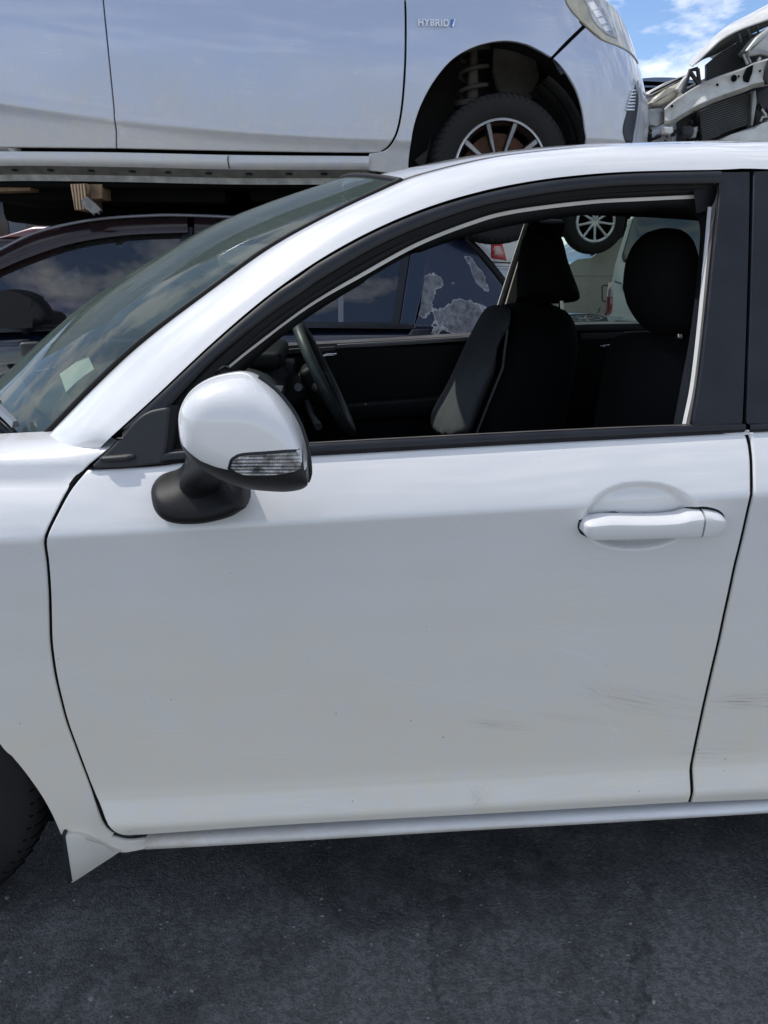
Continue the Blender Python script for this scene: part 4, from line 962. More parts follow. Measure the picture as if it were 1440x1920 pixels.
# headliner and visors
def hl_fn(u, v):
    e = Re[int(round(u*49))]; c = 1-(2*v-1)**2; y = e[1]+(2*(CARY-e[1]))*v
    return (e[0]+0.03-0.10*c*math.exp(-((e[0]-0.118)/0.12)**2), y, e[2]-0.055+0.035*c)
grid('headliner', hl_fn, 50, 21, M['cabin'], car, flip=True)
loft('headliner_edge', [p+np.array([0.03, 0.03, -0.03]) for p in Re], [p+np.array([0.03, 0.10, -0.055]) for p in Re], M['cabin'], car, seg=4, bulge=0.01, n=60, out=(0, 0, -1), thick=0.02)
tube('rear_view_mirror', [(0.0, 0.72, 1.285), (-0.005, 0.845, 1.28), (0.0, 0.97, 1.285)], [0.028, 0.034, 0.028], M['cabin'], car, 14)
# rear of the cabin
box('rear_bench', (1.35, CARY, 0.66), (0.2, 1.3, 0.62), M['fabric'], car, rot=Matrix.Rotation(0.3, 3, 'Y'), bev=0.05, seg=4)
def rg(u, v):
    e = Re[49]; c = 1-(2*v-1)**2; y = e[1]+(2*(CARY-e[1]))*v
    return (e[0]+0.55*u+0.06*c, y*(1-0.12*u)+CARY*0.12*u, e[2]+0.05*c*(1-u)-(e[2]-1.0)*u**1.15)
grid('rear_glass', rg, 12, 20, glass('rear_screen_glass', (0.35, 0.38, 0.37), 1.2), car)
def tr(u, v):
    c = 1-(2*v-1)**2; y = 0.14+2*(CARY-0.14)*v; return (2.17+0.42*u, y, 1.0+0.02*c-0.03*u-(0.0 if u < 0.9 else 0.5*(u-0.9)))
grid('boot_lid', tr, 12, 20, M['white'], car)
grid('tail_panel', lambda u, v: (2.56-0.04*u, 0.13+2*(CARY-0.13)*v, 0.95-0.65*u), 8, 20, M['white'], car)
for s in (0, 1):
    Y = (lambda y: 2*CARY-y) if s else (lambda y: y)
    P = [(Re[49][0], Y(Re[49][1]), Re[49][2]), (Re[49][0]+0.55, Y(Re[49][1]+0.0), 1.0)]; Q = [(1.72, Y(0.11), 0.99), (2.2, Y(0.12), 0.985)]
    loft('rear_pillar', P, Q, M['white'], car, seg=4, n=10, thick=0.03, out=(0, 1 if s else -1, 0.2))
# ------------------------------------------------------------------ generic rounded car hull for the cars further back
def hull(name, stations, m, parent, yn, yf, nround=5, rad=0.09):
    """stations: (x, z_low, z_high, inset) -> rounded box sections from yn to yf, skinned"""
    V = []; Fs = []; per = None
    for x, zl, zh, ins in stations:
        a, b = yn+ins, yf-ins; r = min(rad, (zh-zl)*0.45); sec = []
        for cy, cz, t0 in ((b-r, zh-r, 0), (a+r, zh-r, 90), (a+r, zl+r, 180), (b-r, zl+r, 270)):
            for k in range(nround+1):
                t = math.radians(t0+90*k/nround); sec.append((x, cy+r*math.cos(t), cz+r*math.sin(t)))
        per = len(sec); V += sec
    n = len(stations)
    for i in range(n-1):
        for j in range(per): Fs.append((i*per+j, i*per+(j+1) % per, (i+1)*per+(j+1) % per, (i+1)*per+j))
    Fs.append(tuple(range(per))[::-1]); Fs.append(tuple((n-1)*per+j for j in range(per)))
    bm = bmesh.new(); vs = [bm.verts.new(v) for v in V]
    for f in Fs: bm.faces.new([vs[i] for i in f])
    return from_bm(name, bm, m, parent, True, 50)
# ------------------------------------------------------------------ dark blue saloon under the stack
def navy_paint():
    m, t, p, l = newmat('navy_paint_with_peeled_lacquer'); v = mapped(t)
    c = (0.006, 0.009, 0.024, 1)
    n = noise_(t, v, 9.0, 7.0, 0.62); n2 = noise_(t, mapped(t, (1, 1, 1), (3, 2, 1)), 30.0, 6.0, 0.7)
    total = None
    for (px, py, rx, rz, rot) in ((862, 590, 0.155, 0.075, 0.0), (905, 600, 0.10, 0.05, 0.3), (797, 555, 0.05, 0.11, 0.1), (815, 530, 0.04, 0.03, 0), (897, 515, 0.022, 0.09, -0.55), (850, 531, 0.010, 0.008, 0)):
        q = at(px, py, 2.33)
        mp = N_(t, 'ShaderNodeMapping', vector_type='TEXTURE'); mp.inputs['Location'].default_value = (q[0], 0, q[2]); mp.inputs['Rotation'].default_value = (0, rot, 0); mp.inputs['Scale'].default_value = (rx, 1e3, rz)
        l(N_(t, 'ShaderNodeTexCoord').outputs['Object'], mp.inputs[0]); ln = N_(t, 'ShaderNodeVectorMath', operation='LENGTH'); l(mp.outputs[0], ln.inputs[0])
        d = math_(t, 'ADD', ln.outputs['Value'], math_(t, 'MULTIPLY', math_(t, 'SUBTRACT', n, 0.5), 2.6))
        total = d if total is None else math_(t, 'MINIMUM', total, d)
    mask = ramp(t, total, 0.93, 0.97, (1, 1, 1, 1), (0, 0, 0, 1)); edge = ramp(t, math_(t, 'ABSOLUTE', math_(t, 'SUBTRACT', total, 0.95)), 0.02, 0.10, (1, 1, 1, 1), (0, 0, 0, 1))
    inner = mix_(t, ramp(t, n2, 0.35, 0.65), (0.07, 0.075, 0.09, 1), (0.26, 0.27, 0.29, 1))
    inner = mix_(t, math_(t, 'MULTIPLY', edge, 0.8), inner, (0.55, 0.56, 0.58, 1))
    l(mix_(t, mask, c, inner), p.inputs['Base Color'])
    l(mix_(t, mask, (0.25,)*3+(1,), (0.75,)*3+(1,)), p.inputs['Roughness']); l(math_(t, 'SUBTRACT', 1.0, mask), p.inputs['Coat Weight']); p.inputs['Coat Roughness'].default_value = 0.05
    return m
M['navy'] = navy_paint()
M['navy_plain'] = plain('navy_paint', (0.006, 0.009, 0.022), 0.25, coat=1.0, vary=0.2)
M['smoke'] = plain('smoked_visor_acrylic', (0.017, 0.010, 0.011), 0.16, spec=0.5, vary=0.3, vscale=3)
M['dark_glass'] = glass('tinted_side_glass', (0.30, 0.33, 0.36), 2.6, dust_haze=0.05)
blue = thing('dark_blue_sedan', 'dark blue saloon with peeling lacquer parked behind the white car', 'car', (-0.4, 3.1, 0))
def SB(x, z):
    z = np.asarray(z, float); return np.where(z > 0.945, 2.275+0.36*(z-0.945), 2.275-0.022*np.sin(np.clip((0.945-z)/0.75, 0, 1)*math.pi))+0*np.asarray(x, float)
hull('lower_body', [(-2.75, 0.35, 0.60, 0.25), (-2.65, 0.25, 0.72, 0.12), (-2.3, 0.22, 0.84, 0.03), (-1.6, 0.2, 0.925, 0.0), (-1.3, 0.2, 0.94, 0.0), (0.9, 0.2, 0.955, 0.0), (1.3, 0.22, 0.96, 0.03), (1.6, 0.3, 0.95, 0.10), (1.72, 0.4, 0.86, 0.22)], M['navy_plain'], blue, 2.262, 3.94)
ROOFL = [(-130, 540), (-60, 500), (0, 469), (58, 440), (117, 423), (194, 410), (292, 404), (350, 404), (428, 407), (506, 412), (600, 420), (700, 430), (800, 444), (872, 462)]
VIS_F = [(-60, 533), (0, 505), (58, 481), (136, 456), (233, 441), (346, 436)]
def on_blue(pp, off=0.0): return hits(pp, lambda x, z: SB(x, z)+off)
b_top = on_blue([(-130, 540), (-60, 500), (0, 469), (58, 440), (117, 423), (194, 410), (292, 404), (350, 404), (428, 407), (506, 412), (600, 420), (700, 430), (800, 444)])
def b_roof(u, v):
    e = spline_bt[int(round(u*59))]; c = 1-(2*v-1)**2; y = e[1]+2*(3.10-e[1])*v; return (e[0]-0.10*c*math.exp(-((u)/0.25)**2), y, e[2]+0.045*c**0.7)
spline_bt = spline(b_top, n=60)
grid('roof', b_roof, 60, 24, M['navy_plain'], blue)
tube('roof_edge_highlight', [tuple(p+np.array([0, -0.004, 0])) for p in spline_bt], 0.007, M['chrome'] if False else plain('roof_highlight_grey', (0.20, 0.20, 0.22), 0.35, metal=0.4), blue, 8)  # pale tube paints the bright highlight along the roof edge
loft('window_visor', on_blue([(-62, 506), (0, 474), (58, 445), (117, 428), (194, 415), (292, 409), (352, 408)], -0.012), on_blue(VIS_F+[(352, 436)], -0.030), M['smoke'], blue, seg=6, bulge=0.010, n=60, thick=0.003)
loft('window_visor', on_blue([(364, 408), (428, 411), (506, 416), (600, 424), (700, 434), (770, 444)], -0.012), on_blue([(366, 437), (428, 440), (506, 445), (600, 451), (700, 461), (765, 470)], -0.030), M['smoke'], blue, seg=6, bulge=0.010, n=60, thick=0.003)
panel('front_window', [(-110, 560), (-60, 525), (0, 497), (58, 473), (136, 450), (233, 436), (344, 430), (330, 500), (317, 606), (0, 616), (-110, 620)], SB, M['dark_glass'], blue, h=0.05, ds=0.025, off=0.006, flange=0.003)
panel('rear_window', [(386, 432), (478, 436), (600, 445), (760, 462), (752, 520), (740, 607), (374, 606)], SB, M['dark_glass'], blue, h=0.05, ds=0.025, off=0.006, flange=0.003)
panel('centre_pillar', [(344, 425), (386, 426), (382, 500), (373, 610), (316, 610), (330, 500)], SB, M['trim_black'], blue, h=0.05, off=-0.003)
_bx = on_blue([(362, 426), (356, 500), (345, 610)], -0.006)
tube('pillar_gap', [tuple(p) for p in _bx], 0.003, M['void'], blue, 6)
panel('belt_strip', [(-150, 616), (0, 613), (318, 604), (560, 604), (748, 606), (775, 609), (775, 617), (560, 615), (318, 614), (0, 624), (-150, 628)], SB, M['trim_black'], blue, h=0.08, ds=0.03, off=-0.010)
panel('window_divider', [(634, 450), (644, 450), (644, 606), (634, 606)], SB, plain('grey_divider_bar', (0.16, 0.17, 0.19), 0.5), blue, h=0.03, off=0.004)
panel('rear_door_frame', [(757, 462), (770, 464), (760, 530), (748, 609), (735, 608), (748, 520)], SB, M['trim_black'], blue, h=0.03, off=-0.004)
panel('rear_door_frame', [(772, 464), (801, 462), (800, 490), (791, 545), (776, 611), (750, 609), (762, 530)], SB, plain('glossy_navy_trim', (0.012, 0.016, 0.03), 0.15, coat=1.0), blue, h=0.03, off=-0.006)
panel('rear_quarter', [(802, 455), (845, 444), (878, 458), (905, 488), (950, 545), (985, 596), (985, 700), (700, 700), (775, 614), (792, 546)], SB, M['navy'], blue, h=0.025, ds=0.015, off=-0.002)
_ra = on_blue([(872, 450), (905, 484), (950, 541), (990, 597)], -0.002)
def b_rs(u, v):
    e = spline(_ra, n=20)[int(round(u*19))]; c = 1-(2*v-1)**2; return (e[0]+0.10*c, e[1]+2*(3.10-e[1])*v, e[2]+0.03*c)
grid('rear_screen', b_rs, 20, 16, M['smoke'], blue)
tube('rear_screen_seal', [tuple(p+np.array([0.006, 0, 0.006])) for p in spline(_ra, n=20)], 0.014, M['rubber'], blue, 8)
# door mirror, far side, cabin
bmir = sub('door_mirror', blue)
_mm = [(p[0], p[2]) for p in (at(a, b, 2.10) for a, b in [(-30, 560), (0, 545), (40, 548), (75, 566), (90, 592), (84, 608), (50, 614), (-30, 612)])]
prism('mirror_head', _mm, 2.06, 2.20, M['foot_black'], bmir, bev=0.035, seg=4, ds=0.02, corner=60)
tube('mirror_arm', [tuple(at(40, 606, 2.15)), tuple(at(50, 618, 2.27))], 0.022, M['trim_black'], bmir, 10)
loft('front_pillar', on_blue([(-230, 620), (-130, 545), (-60, 505), (0, 474)], 0.0), on_blue([(-190, 622), (-110, 562), (-60, 527), (0, 499)], -0.004), M['navy_plain'], blue, seg=3, n=30, thick=0.03)
_wl = on_blue([(-250, 622), (-130, 541), (-60, 501), (0, 470)])
def b_ws(u, v):
    e = spline(_wl, n=20)[int(round(u*19))]; c = 1-(2*v-1)**2; return (e[0]-(0.25*(1-u)+0.1*u)*c, e[1]+2*(3.10-e[1])*v, e[2]+0.04*c)
grid('front_screen', b_ws, 20, 16, M['dark_glass'], blue)
bc = sub('cabin', blue)
box('floor', (-0.3, 3.1, 0.62), (2.3, 1.5, 0.03), M['void'], bc)
for yy in (2.72, 3.45):
    prism('seat_back', [(-0.62, 0.7), (-0.40, 0.7), (-0.28, 1.16), (-0.34, 1.24), (-0.44, 1.22)], yy-0.24, yy+0.24, M['fabric'], bc, bev=0.04, seg=3, ds=0.04)
    prism('seat_headrest', [(-0.40, 1.22), (-0.28, 1.22), (-0.27, 1.36), (-0.36, 1.38)], yy-0.12, yy+0.12, M['fabric'], bc, bev=0.03, seg=3)
prism('dash', [(-1.7, 0.7), (-1.7, 0.93), (-1.25, 0.97), (-1.08, 0.90), (-1.1, 0.7)], 2.36, 3.84, M['cabin'], bc, bev=0.03, seg=3)
box('far_side', (-0.35, 3.88, 1.15), (2.4, 0.02, 0.46), M['void'], bc)
tube('wheel_ring', [(-0.98+0.05*math.sin(a), 3.45+0.18*math.cos(a), 0.99+0.17*math.sin(a)) for a in np.linspace(0, 2*math.pi, 30)], 0.015, M['cabin'], bc, 8)
for x in (-1.95, 0.72):
    wheel(blue, (x, 2.40, 0.31), 0.31, 0.19, 0.2, steel_rim, 'wheel')

# ------------------------------------------------------------------ silver hatchback on top of the stack
_h1, _h2, _h3 = at(370, 110, 2.25), at(300, 190, 2.25), at(225, 243, 2.25)
M['silver'] = paint('silver_car_paint', (0.49, 0.54, 0.66), (0.66, 0.61, 0.52), 1.52, 2.02, dirt=1.3, metal=0.40, rough=0.33, specks=1.0, scratch=1.2, scuffs=[
    (_h1[0], _h1[2], 0.03, 0.015, 0.2, 'pale', 0.7), (_h2[0], _h2[2], 0.02, 0.05, 0.5, 'pale', 0.4), (_h3[0], _h3[2], 0.02, 0.03, 0.0, 'blot', 0.7),
    (at(480, 130, 2.25)[0], at(480, 130, 2.25)[2], 0.01, 0.012, 0, 'blot', 0.6), (at(670, 130, 2.25)[0], at(670, 130, 2.25)[2], 0.04, 0.02, 0, 'blot', 0.4), (at(300, 300, 2.25)[0], at(300, 300, 2.25)[2], 0.12, 0.012, 0.05, 'pale', 0.6)])
M['dirty_metal'] = plain('dusty_underbody', (0.16, 0.155, 0.14), 0.8, vary=0.35, vscale=14, bump=0.5, bscale=80)
M['well'] = plain('dusty_black_liner', (0.035, 0.034, 0.032), 0.85, vary=0.5, vscale=9)
M['well_metal'] = plain('grubby_wheelhouse', (0.10, 0.094, 0.08), 0.8, vary=0.5, vscale=8)
hat = thing('silver_hatchback', 'dusty silver hatchback stacked on top of the dark blue saloon', 'car', (-0.3, 3.1, 1.28), None)
SY0 = 2.27
_sx = [at(a, b, SY0)[[0, 2]] for a, b in ((0, 190), (215, 229), (450, 246), (720, 258), (1000, 262))]
_zp = np.polyfit([q[0] for q in _sx], [q[1] for q in _sx], 2)
def zcs(x): return np.polyval(_zp, np.clip(x, -1.6, 1.0))
def SS_(x, z):
    x = np.asarray(x, float); z = np.asarray(z, float); d = z-zcs(x)
    y = np.where(d > 0, 0.016*(1-np.exp(-d/0.03))*0.0+0.05*d+0.22*np.clip(d-0.28, 0, 1)**1.6, 0.20*(-d))-0.010*np.exp(-(d/0.022)**2)
    xs = x+0.42*np.clip(z-1.86, 0, 1)**1.15+0.25*np.clip(1.66-z, 0, 1); u = np.clip((xs-0.93)/0.47, 0, 1.9)
    return SY0+y+0.30*u**3
def hat_rows(x):
    c = float(zcs(x)); return [c+d for d in (-0.14, -0.10, -0.07, -0.045, -0.03, -0.02, -0.012, -0.006, 0.0, 0.006, 0.012, 0.02, 0.03, 0.045, 0.07, 0.11, 0.16, 0.21, 0.26, 0.30, 0.34, 0.38, 0.43, 0.48, 0.53, 0.58, 0.63)]
GAPR = [(188, -60), (193, 0), (199, 60), (205, 120), (212, 190), (217, 240), (218, 279)]
GAPF = [(690, 287), (715, 283), (732, 270), (745, 243), (753, 200), (758, 140), (760, 80), (759, 0), (752, -60)]
panel('rear_door', [(-260, -40), (-40, -55)]+GAPR+[(0, 277), (-200, 276), (-270, 150)], SS_, M['silver'], hat, rows=hat_rows, h=0.03, ds=0.018, gap=0.003, lip=0.003, drop=0.004)
panel('front_door', GAPR+[(450, 284)]+GAPF+[(450, -62)], SS_, M['silver'], hat, rows=hat_rows, h=0.03, ds=0.018, gap=0.003, lip=0.003, drop=0.004)
ARCH = [(766, 322), (768, 290), (776, 240), (791, 195), (816, 150), (851, 110), (896, 86), (945, 77), (985, 83), (1015, 97), (1034, 108)]
fnd = panel('fender', [(a+2, b) for a, b in GAPF[::-1]]+[(690, 292), (690, 320), (735, 325)]+ARCH+[(1062, 78), (1093, 48), (1072, 22), (1056, -5), (1030, -50)], SS_, M['silver'], hat, h=0.03, ds=0.015, gap=0.002, lip=0.003, drop=0.004)
_bt = xz([(1038, 109), (1068, 80), (1098, 51), (1128, 76), (1150, 86)], SS_)
_bb = xz([(1098, 281), (1098, 245), (1092, 205), (1080, 167), (1060, 134)], SS_)
bump_o = [(p[0], p[1]) for p in _bt]+[(1.36, _bt[-1][1]-0.02), (1.46, _bt[-1][1]-0.06), (1.56, 1.95), (1.62, 1.82), (1.63, 1.72), (1.60, 1.64), (1.5, _bb[0][1]-0.01)]+_bb
bumper = panel('bumper', bump_o, SS_, M['silver'], hat, px=False, h=0.02, ds=0.012, gap=0.001, lip=0.003, drop=0.004)
panel('bumper_gap_backing', [(1025, 100), (1090, 35), (1120, 60), (1060, 130)], SS_, M['void'], hat, h=0.03, ds=0.02, off=0.02)
panel('bumper_tab', [(1036, 110), (1048, 108), (1062, 136), (1052, 140)], SS_, M['trim_black'], hat, h=0.02, ds=0.01, off=0.012)
# front face across to the other side
def face_fn(u, v):
    z = 1.62+0.40*v; x = 1.60-0.30*max(0, z-1.86)
    y0 = float(SS_(x-0.02, z)); return (x+0.02+0.14*math.sin(math.pi*u)-0.0, y0+(2*(3.10-y0))*u, z)
grid('front_face', face_fn, 20, 10, M['silver'], hat)
panel('fog_lamp_bezel', [(1192, 158), (1196, 175), (1195, 208), (1187, 262), (1182, 271), (1175, 268), (1169, 252), (1170, 232), (1178, 205), (1186, 180)], SS_, M['trim_black'], hat, h=0.015, ds=0.008, off=-0.004)
for k in range(7):
    y = 168+k*6; panel('louvre', [(1186-k*1.6, y), (1194-k*0.4, y), (1193-k*0.4, y+3), (1185-k*1.6, y+3)], SS_, M['chrome'], hat, h=0.02, ds=0.01, off=-0.012, corner=10)
panel('grille_edge', [(1197, 150), (1203, 152), (1203, 190), (1196, 250), (1188, 272), (1184, 272), (1192, 240), (1197, 200)], SS_, plain('pale_bumper_edge', (0.42, 0.44, 0.48), 0.3, coat=0.8), hat, h=0.015, ds=0.008, off=-0.008)
# headlight: hazy cover over a bright bowl
hl = sub('headlight', hat)
HL = [(1050, -25), (1066, 10), (1080, 29), (1098, 47), (1130, 74), (1158, 86), (1173, 89), (1174, 75), (1165, 50), (1150, 20), (1130, -10)]
_hp = xz(HL[:6], SS_); zt = _hp[0][1]
def SH(x, z): return SS_(x, z)-0.012
hz_ = plain('hazed_yellowed_lens', (0.50, 0.47, 0.36), 0.25, coat=0.8, vary=0.2, vscale=12)
panel('lens_rim', [(p[0], p[1]) for p in _hp]+[(1.37, _hp[5][1]-0.005), (1.40, _hp[5][1]+0.02), (1.36, 2.08), (1.28, 2.16), (1.16, 2.22)], SS_, hz_, hl, px=False, h=0.02, ds=0.012, off=-0.006)
panel('lens_clear', xz([(1090, -5), (1100, 12), (1112, 40), (1135, 64), (1156, 74), (1160, 60), (1148, 25), (1132, 0)], SS_), SS_, plain('cloudy_lamp_glass', (0.42, 0.44, 0.46), 0.14, coat=1.0, vary=0.35, vscale=22), hl, px=False, h=0.015, ds=0.01, off=-0.011)
for _k in range(4):
    panel('reflector_facet', xz([(1100+_k*9, 6+_k*15), (1112+_k*9, 4+_k*15), (1121+_k*8, 18+_k*13), (1108+_k*9, 22+_k*13)], SS_), SS_, M['chrome'], hl, px=False, h=0.02, ds=0.008, off=-0.0125, flange=0.002)
# sill, seam and underbody
_sl0 = hits([(-260, 283), (0, 284), (218, 286), (450, 291), (692, 293)], lambda x, z: SS_(x, z)-0.002); _sl1 = hits([(-260, 318), (0, 311), (218, 313), (450, 318), (692, 318)], lambda x, z: SS_(x, z)-0.002)
loft('sill', _sl0, _sl1, M['silver'], hat, seg=8, bulge=0.012, n=50, thick=0.01)
_u1 = [p+np.array([0, 0.045, -0.028]) for p in _sl1]; _u2 = [p+np.array([0, 0.0, -0.024]) for p in _u1]
loft('sill_underside', _sl1, _u1, M['dirty_metal'], hat, seg=3, n=50, out=(0, -1, -1))
loft('seam_flange', _u1, _u2, plain('pale_dusty_seam', (0.30, 0.29, 0.26), 0.8, vary=0.3, vscale=20), hat, seg=2, n=50, thick=0.004)
for k in range(12):
    i = 0.06+k*0.078; p = spline(_sl1, n=100)[int(i*99)]; q = spline(_u1, n=100)[int(i*99)]; c = (p+q)/2
    bm = bmesh.new(); bmesh.ops.create_uvsphere(bm, u_segments=12, v_segments=8, radius=0.011)
    for v in bm.verts: v.co = Vector((v.co.x*1.4+c[0], v.co.y+c[1]-0.001, v.co.z*0.5+c[2]))
    from_bm('sill_clip', bm, M['trim_black'], hat)
box('door_gap_backing', (-0.75, 2.36, 1.9), (2.1, 0.02, 0.55), M['void'], hat)
tube('sill_joint', [tuple(hit(428, 292, lambda x, z: SS_(x, z)-0.014)), tuple(hit(427, 300, lambda x, z: SS_(x, z)-0.016)), tuple(hit(430, 316, lambda x, z: SS_(x, z)-0.010))], 0.0025, M['trim_black'], hat, 6)
box('exhaust_box', (-1.25, 3.45, 1.475), (0.9, 0.5, 0.13), M['void'], hat, bev=0.04)
box('fuel_tank', (-0.2, 3.5, 1.485), (1.1, 0.6, 0.11), M['void'], hat, bev=0.04)
box('subframe', (0.62, 3.3, 1.46), (0.5, 1.0, 0.14), M['void'], hat, bev=0.03)
box('underbody', (-0.35, 3.12, 1.535), (2.1, 1.5, 0.05), M['void'], hat, bev=0.01)
for px, w, d in ((300, 260, 0.06), (560, 200, 0.045), (60, 180, 0.05)):
    a = at(px, 340, 2.5); box('floor_brace', (a[0], 2.75, 1.49), (w/470, 0.5, d), M['void'], hat, bev=0.012)
# greenhouse above the frame of the photograph
prism('glasshouse', [(0.75, 2.30), (0.20, 2.78), (-1.4, 2.80), (-1.75, 2.30)], 2.42, 3.80, M['smoke'], hat, bev=0.06, seg=3)
prism('roof', [(0.30, 2.74), (0.10, 2.84), (-0.6, 2.87), (-1.45, 2.84), (-1.6, 2.76)], 2.44, 3.78, M['silver'], hat, bev=0.05, seg=3)
prism('hood', [(1.30, 2.02), (1.16, 2.20), (0.6, 2.33), (0.55, 2.2), (1.2, 2.0)], 2.62, 3.58, M['silver'], hat, bev=0.05, seg=3)
prism('rear_body', [(-1.25, 2.34), (-2.1, 2.36), (-2.2, 1.9), (-2.1, 1.62), (-1.9, 1.6), (-1.25, 1.6)], 2.32, 3.85, M['silver'], hat, bev=0.05, seg=3)
prism('belt_top', [(0.85, 2.22), (0.5, 2.32), (-1.3, 2.36), (-1.3, 2.28), (0.9, 2.14)], 2.33, 3.85, M['silver'], hat, bev=0.03, seg=3)
prism('far_side', [(1.1, 1.66), (1.1, 2.1), (-1.3, 2.3), (-1.3, 1.58)], 3.84, 3.88, M['silver'], hat, bev=0.0)
# wheel housing, strut and spring
WC = np.array(at(934, 321, 2.36)); WR = 0.292
bm = bmesh.new(); lathe_bm(bm, [(0.50, -0.02), (0.50, 0.10), (0.50, 0.50), (0.0, 0.50)], (WC[0]+0.005, 2.36, WC[2]+0.035), 'y', 48)
bmesh.ops.bisect_plane(bm, geom=bm.verts[:]+bm.edges[:]+bm.faces[:], plane_co=(0, 0, WC[2]-0.1), plane_no=(0, 0, -1), clear_outer=True)
from_bm('wheel_housing', bm, M['well'], hat)
for j in range(5):
    _a0 = [(WC[0]+0.005+(0.372+0.006*(j % 2))*math.cos(a), 2.345+0.07*j, WC[2]+0.035+(0.372+0.006*(j % 2))*math.sin(a)) for a in np.linspace(-0.5, 1.05, 24)]
    loft('arch_liner', _a0, [(x, y+0.07, z) for x, y, z in _a0], M['well'], hat, seg=2, n=24, bulge=0.006, out=(-1, 0, -0.4))
_ar = hits(ARCH+[(1060, 134), (1080, 167), (1092, 205), (1098, 245), (1098, 281)], lambda x, z: SS_(x, z)+0.004)
loft('arch_return', _ar, [p+np.array([0, 0.03, 0.004]) for p in _ar], M['void'], hat, seg=2, n=50, out=(0, 0, -1))
strut = sub('suspension_strut', hat); sc = at(887, 140, 2.62)
tube('spring', [(sc[0]+0.060*math.cos(t), 2.62+0.060*math.sin(t), sc[2]-0.13+0.26*t/(2*math.pi*3.6)+0.02) for t in np.linspace(0, 2*math.pi*3.6, 110)], 0.0095, M['well_metal'], strut, 8)
tube('damper', [(sc[0], 2.62, sc[2]-0.30), (sc[0], 2.62, sc[2]-0.05), (sc[0], 2.62, sc[2]+0.12)], [0.030, 0.026, 0.014], M['well_metal'], strut, 14)
bm = bmesh.new(); lathe_bm(bm, [(0.02, 0), (0.085, 0.0), (0.088, 0.02), (0.05, 0.03)], (0, 0, 0), 'y', 28)
for v in bm.verts: v.co = Vector((v.co.x+sc[0], v.co.z+2.62, v.co.y+sc[2]-0.13))
from_bm('spring_seat', bm, M['well_metal'], strut)
prism('inner_panel', [(p[0], p[2]) for p in (at(a, b, 2.70) for a, b in [(925, 80), (985, 85), (1010, 120), (1005, 175), (985, 200), (945, 185), (925, 150)])], 2.69, 2.76, M['well_metal'], hat, bev=0.02, seg=3, ds=0.03)
tube('brake_hose', [tuple(at(a, b, y)) for a, b, y in ((925, 150, 2.66), (905, 170, 2.6), (920, 195, 2.58), (955, 190, 2.6))], 0.006, M['rubber'], hat, 8)
prism('liner_flap', [(p[0], p[2]) for p in (at(a, b, 2.45) for a, b in [(775, 300), (800, 285), (812, 240), (795, 322)])], 2.44, 2.47, M['well_metal'], hat, bev=0.004)
# spoked alloy wheel, black with machined faces
def spoke_rim(wh, c, rin, w):
    h = w/2; bm = bmesh.new()
    lathe_bm(bm, [(rin+0.002, -h*0.84), (rin-0.003, -h*0.90), (rin-0.008, -h*0.88)], c, 'y', 64); from_bm('rim_lip', bm, M['alloy'], wh)
    bm = bmesh.new(); lathe_bm(bm, [(rin-0.012, -h*0.88), (rin-0.020, -h*0.6), (rin-0.026, h*0.7), (rin-0.04, h*0.8)], c, 'y', 64); from_bm('rim_barrel', bm, M['wheel_black'], wh)
    bm = bmesh.new(); lathe_bm(bm, [(0.0, -h*0.62), (0.028, -h*0.62), (0.034, -h*0.5), (0.055, -h*0.45), (0.06, -h*0.1)], c, 'y', 32); from_bm('hub', bm, M['wheel_black'], wh)
    bm = bmesh.new(); lathe_bm(bm, [(0.05, h*0.05), (0.150, h*0.05), (0.150, h*0.16), (0.05, h*0.16)], c, 'y', 40); from_bm('brake_disc', bm, plain('rusty_brake_disc', (0.16, 0.07, 0.04), 0.75, vary=0.4, vscale=30), wh)
    bm = bmesh.new(); lathe_bm(bm, [(0.0, h*0.3), (rin-0.03, h*0.3)], c, 'y', 40); from_bm('backing_plate', bm, M['void'], wh)
    for k in range(10):
        a = math.radians(36*k+1)
        def P(r, t, y): return (c[0]+r*math.cos(a)-t*math.sin(a), c[1]+y, c[2]+r*math.sin(a)+t*math.cos(a))
        bm = bmesh.new(); r0, r1 = 0.05, rin-0.010; rows = []
        for r, wd, y in ((r0, 0.007, -h*0.50), ((r0+r1)*0.5, 0.009, -h*0.62), (r1, 0.011, -h*0.84)):
            rows.append([bm.verts.new(P(r, s*wd, yy)) for s, yy in ((-1.5, y+0.022), (-1, y), (1, y), (1.5, y+0.022))])
        for q, s in zip(rows[:-1], rows[1:]):
            for j in range(4): bm.faces.new((q[j], q[(j+1) % 4], s[(j+1) % 4], s[j]))
        sp = from_bm('spoke', bm, M['wheel_black'], wh)
        bm = bmesh.new(); rows = []
        for r, wd, y in ((r0+0.02, 0.0035, -h*0.525), ((r0+r1)*0.5, 0.0065, -h*0.62), (r1, 0.008, -h*0.84)):
            rows.append([bm.verts.new(P(r, s*wd, y-0.0018)) for s in (-1, 1)])
        for q, s in zip(rows[:-1], rows[1:]): bm.faces.new((q[0], q[1], s[1], s[0]))
        bmesh.ops.solidify(bm, geom=bm.faces[:], thickness=0.001)
        from_bm('spoke_face', bm, M['alloy'], wh)
wheel(hat, (WC[0], 2.385, WC[2]), WR, 0.185, 0.194, spoke_rim, 'front_wheel')
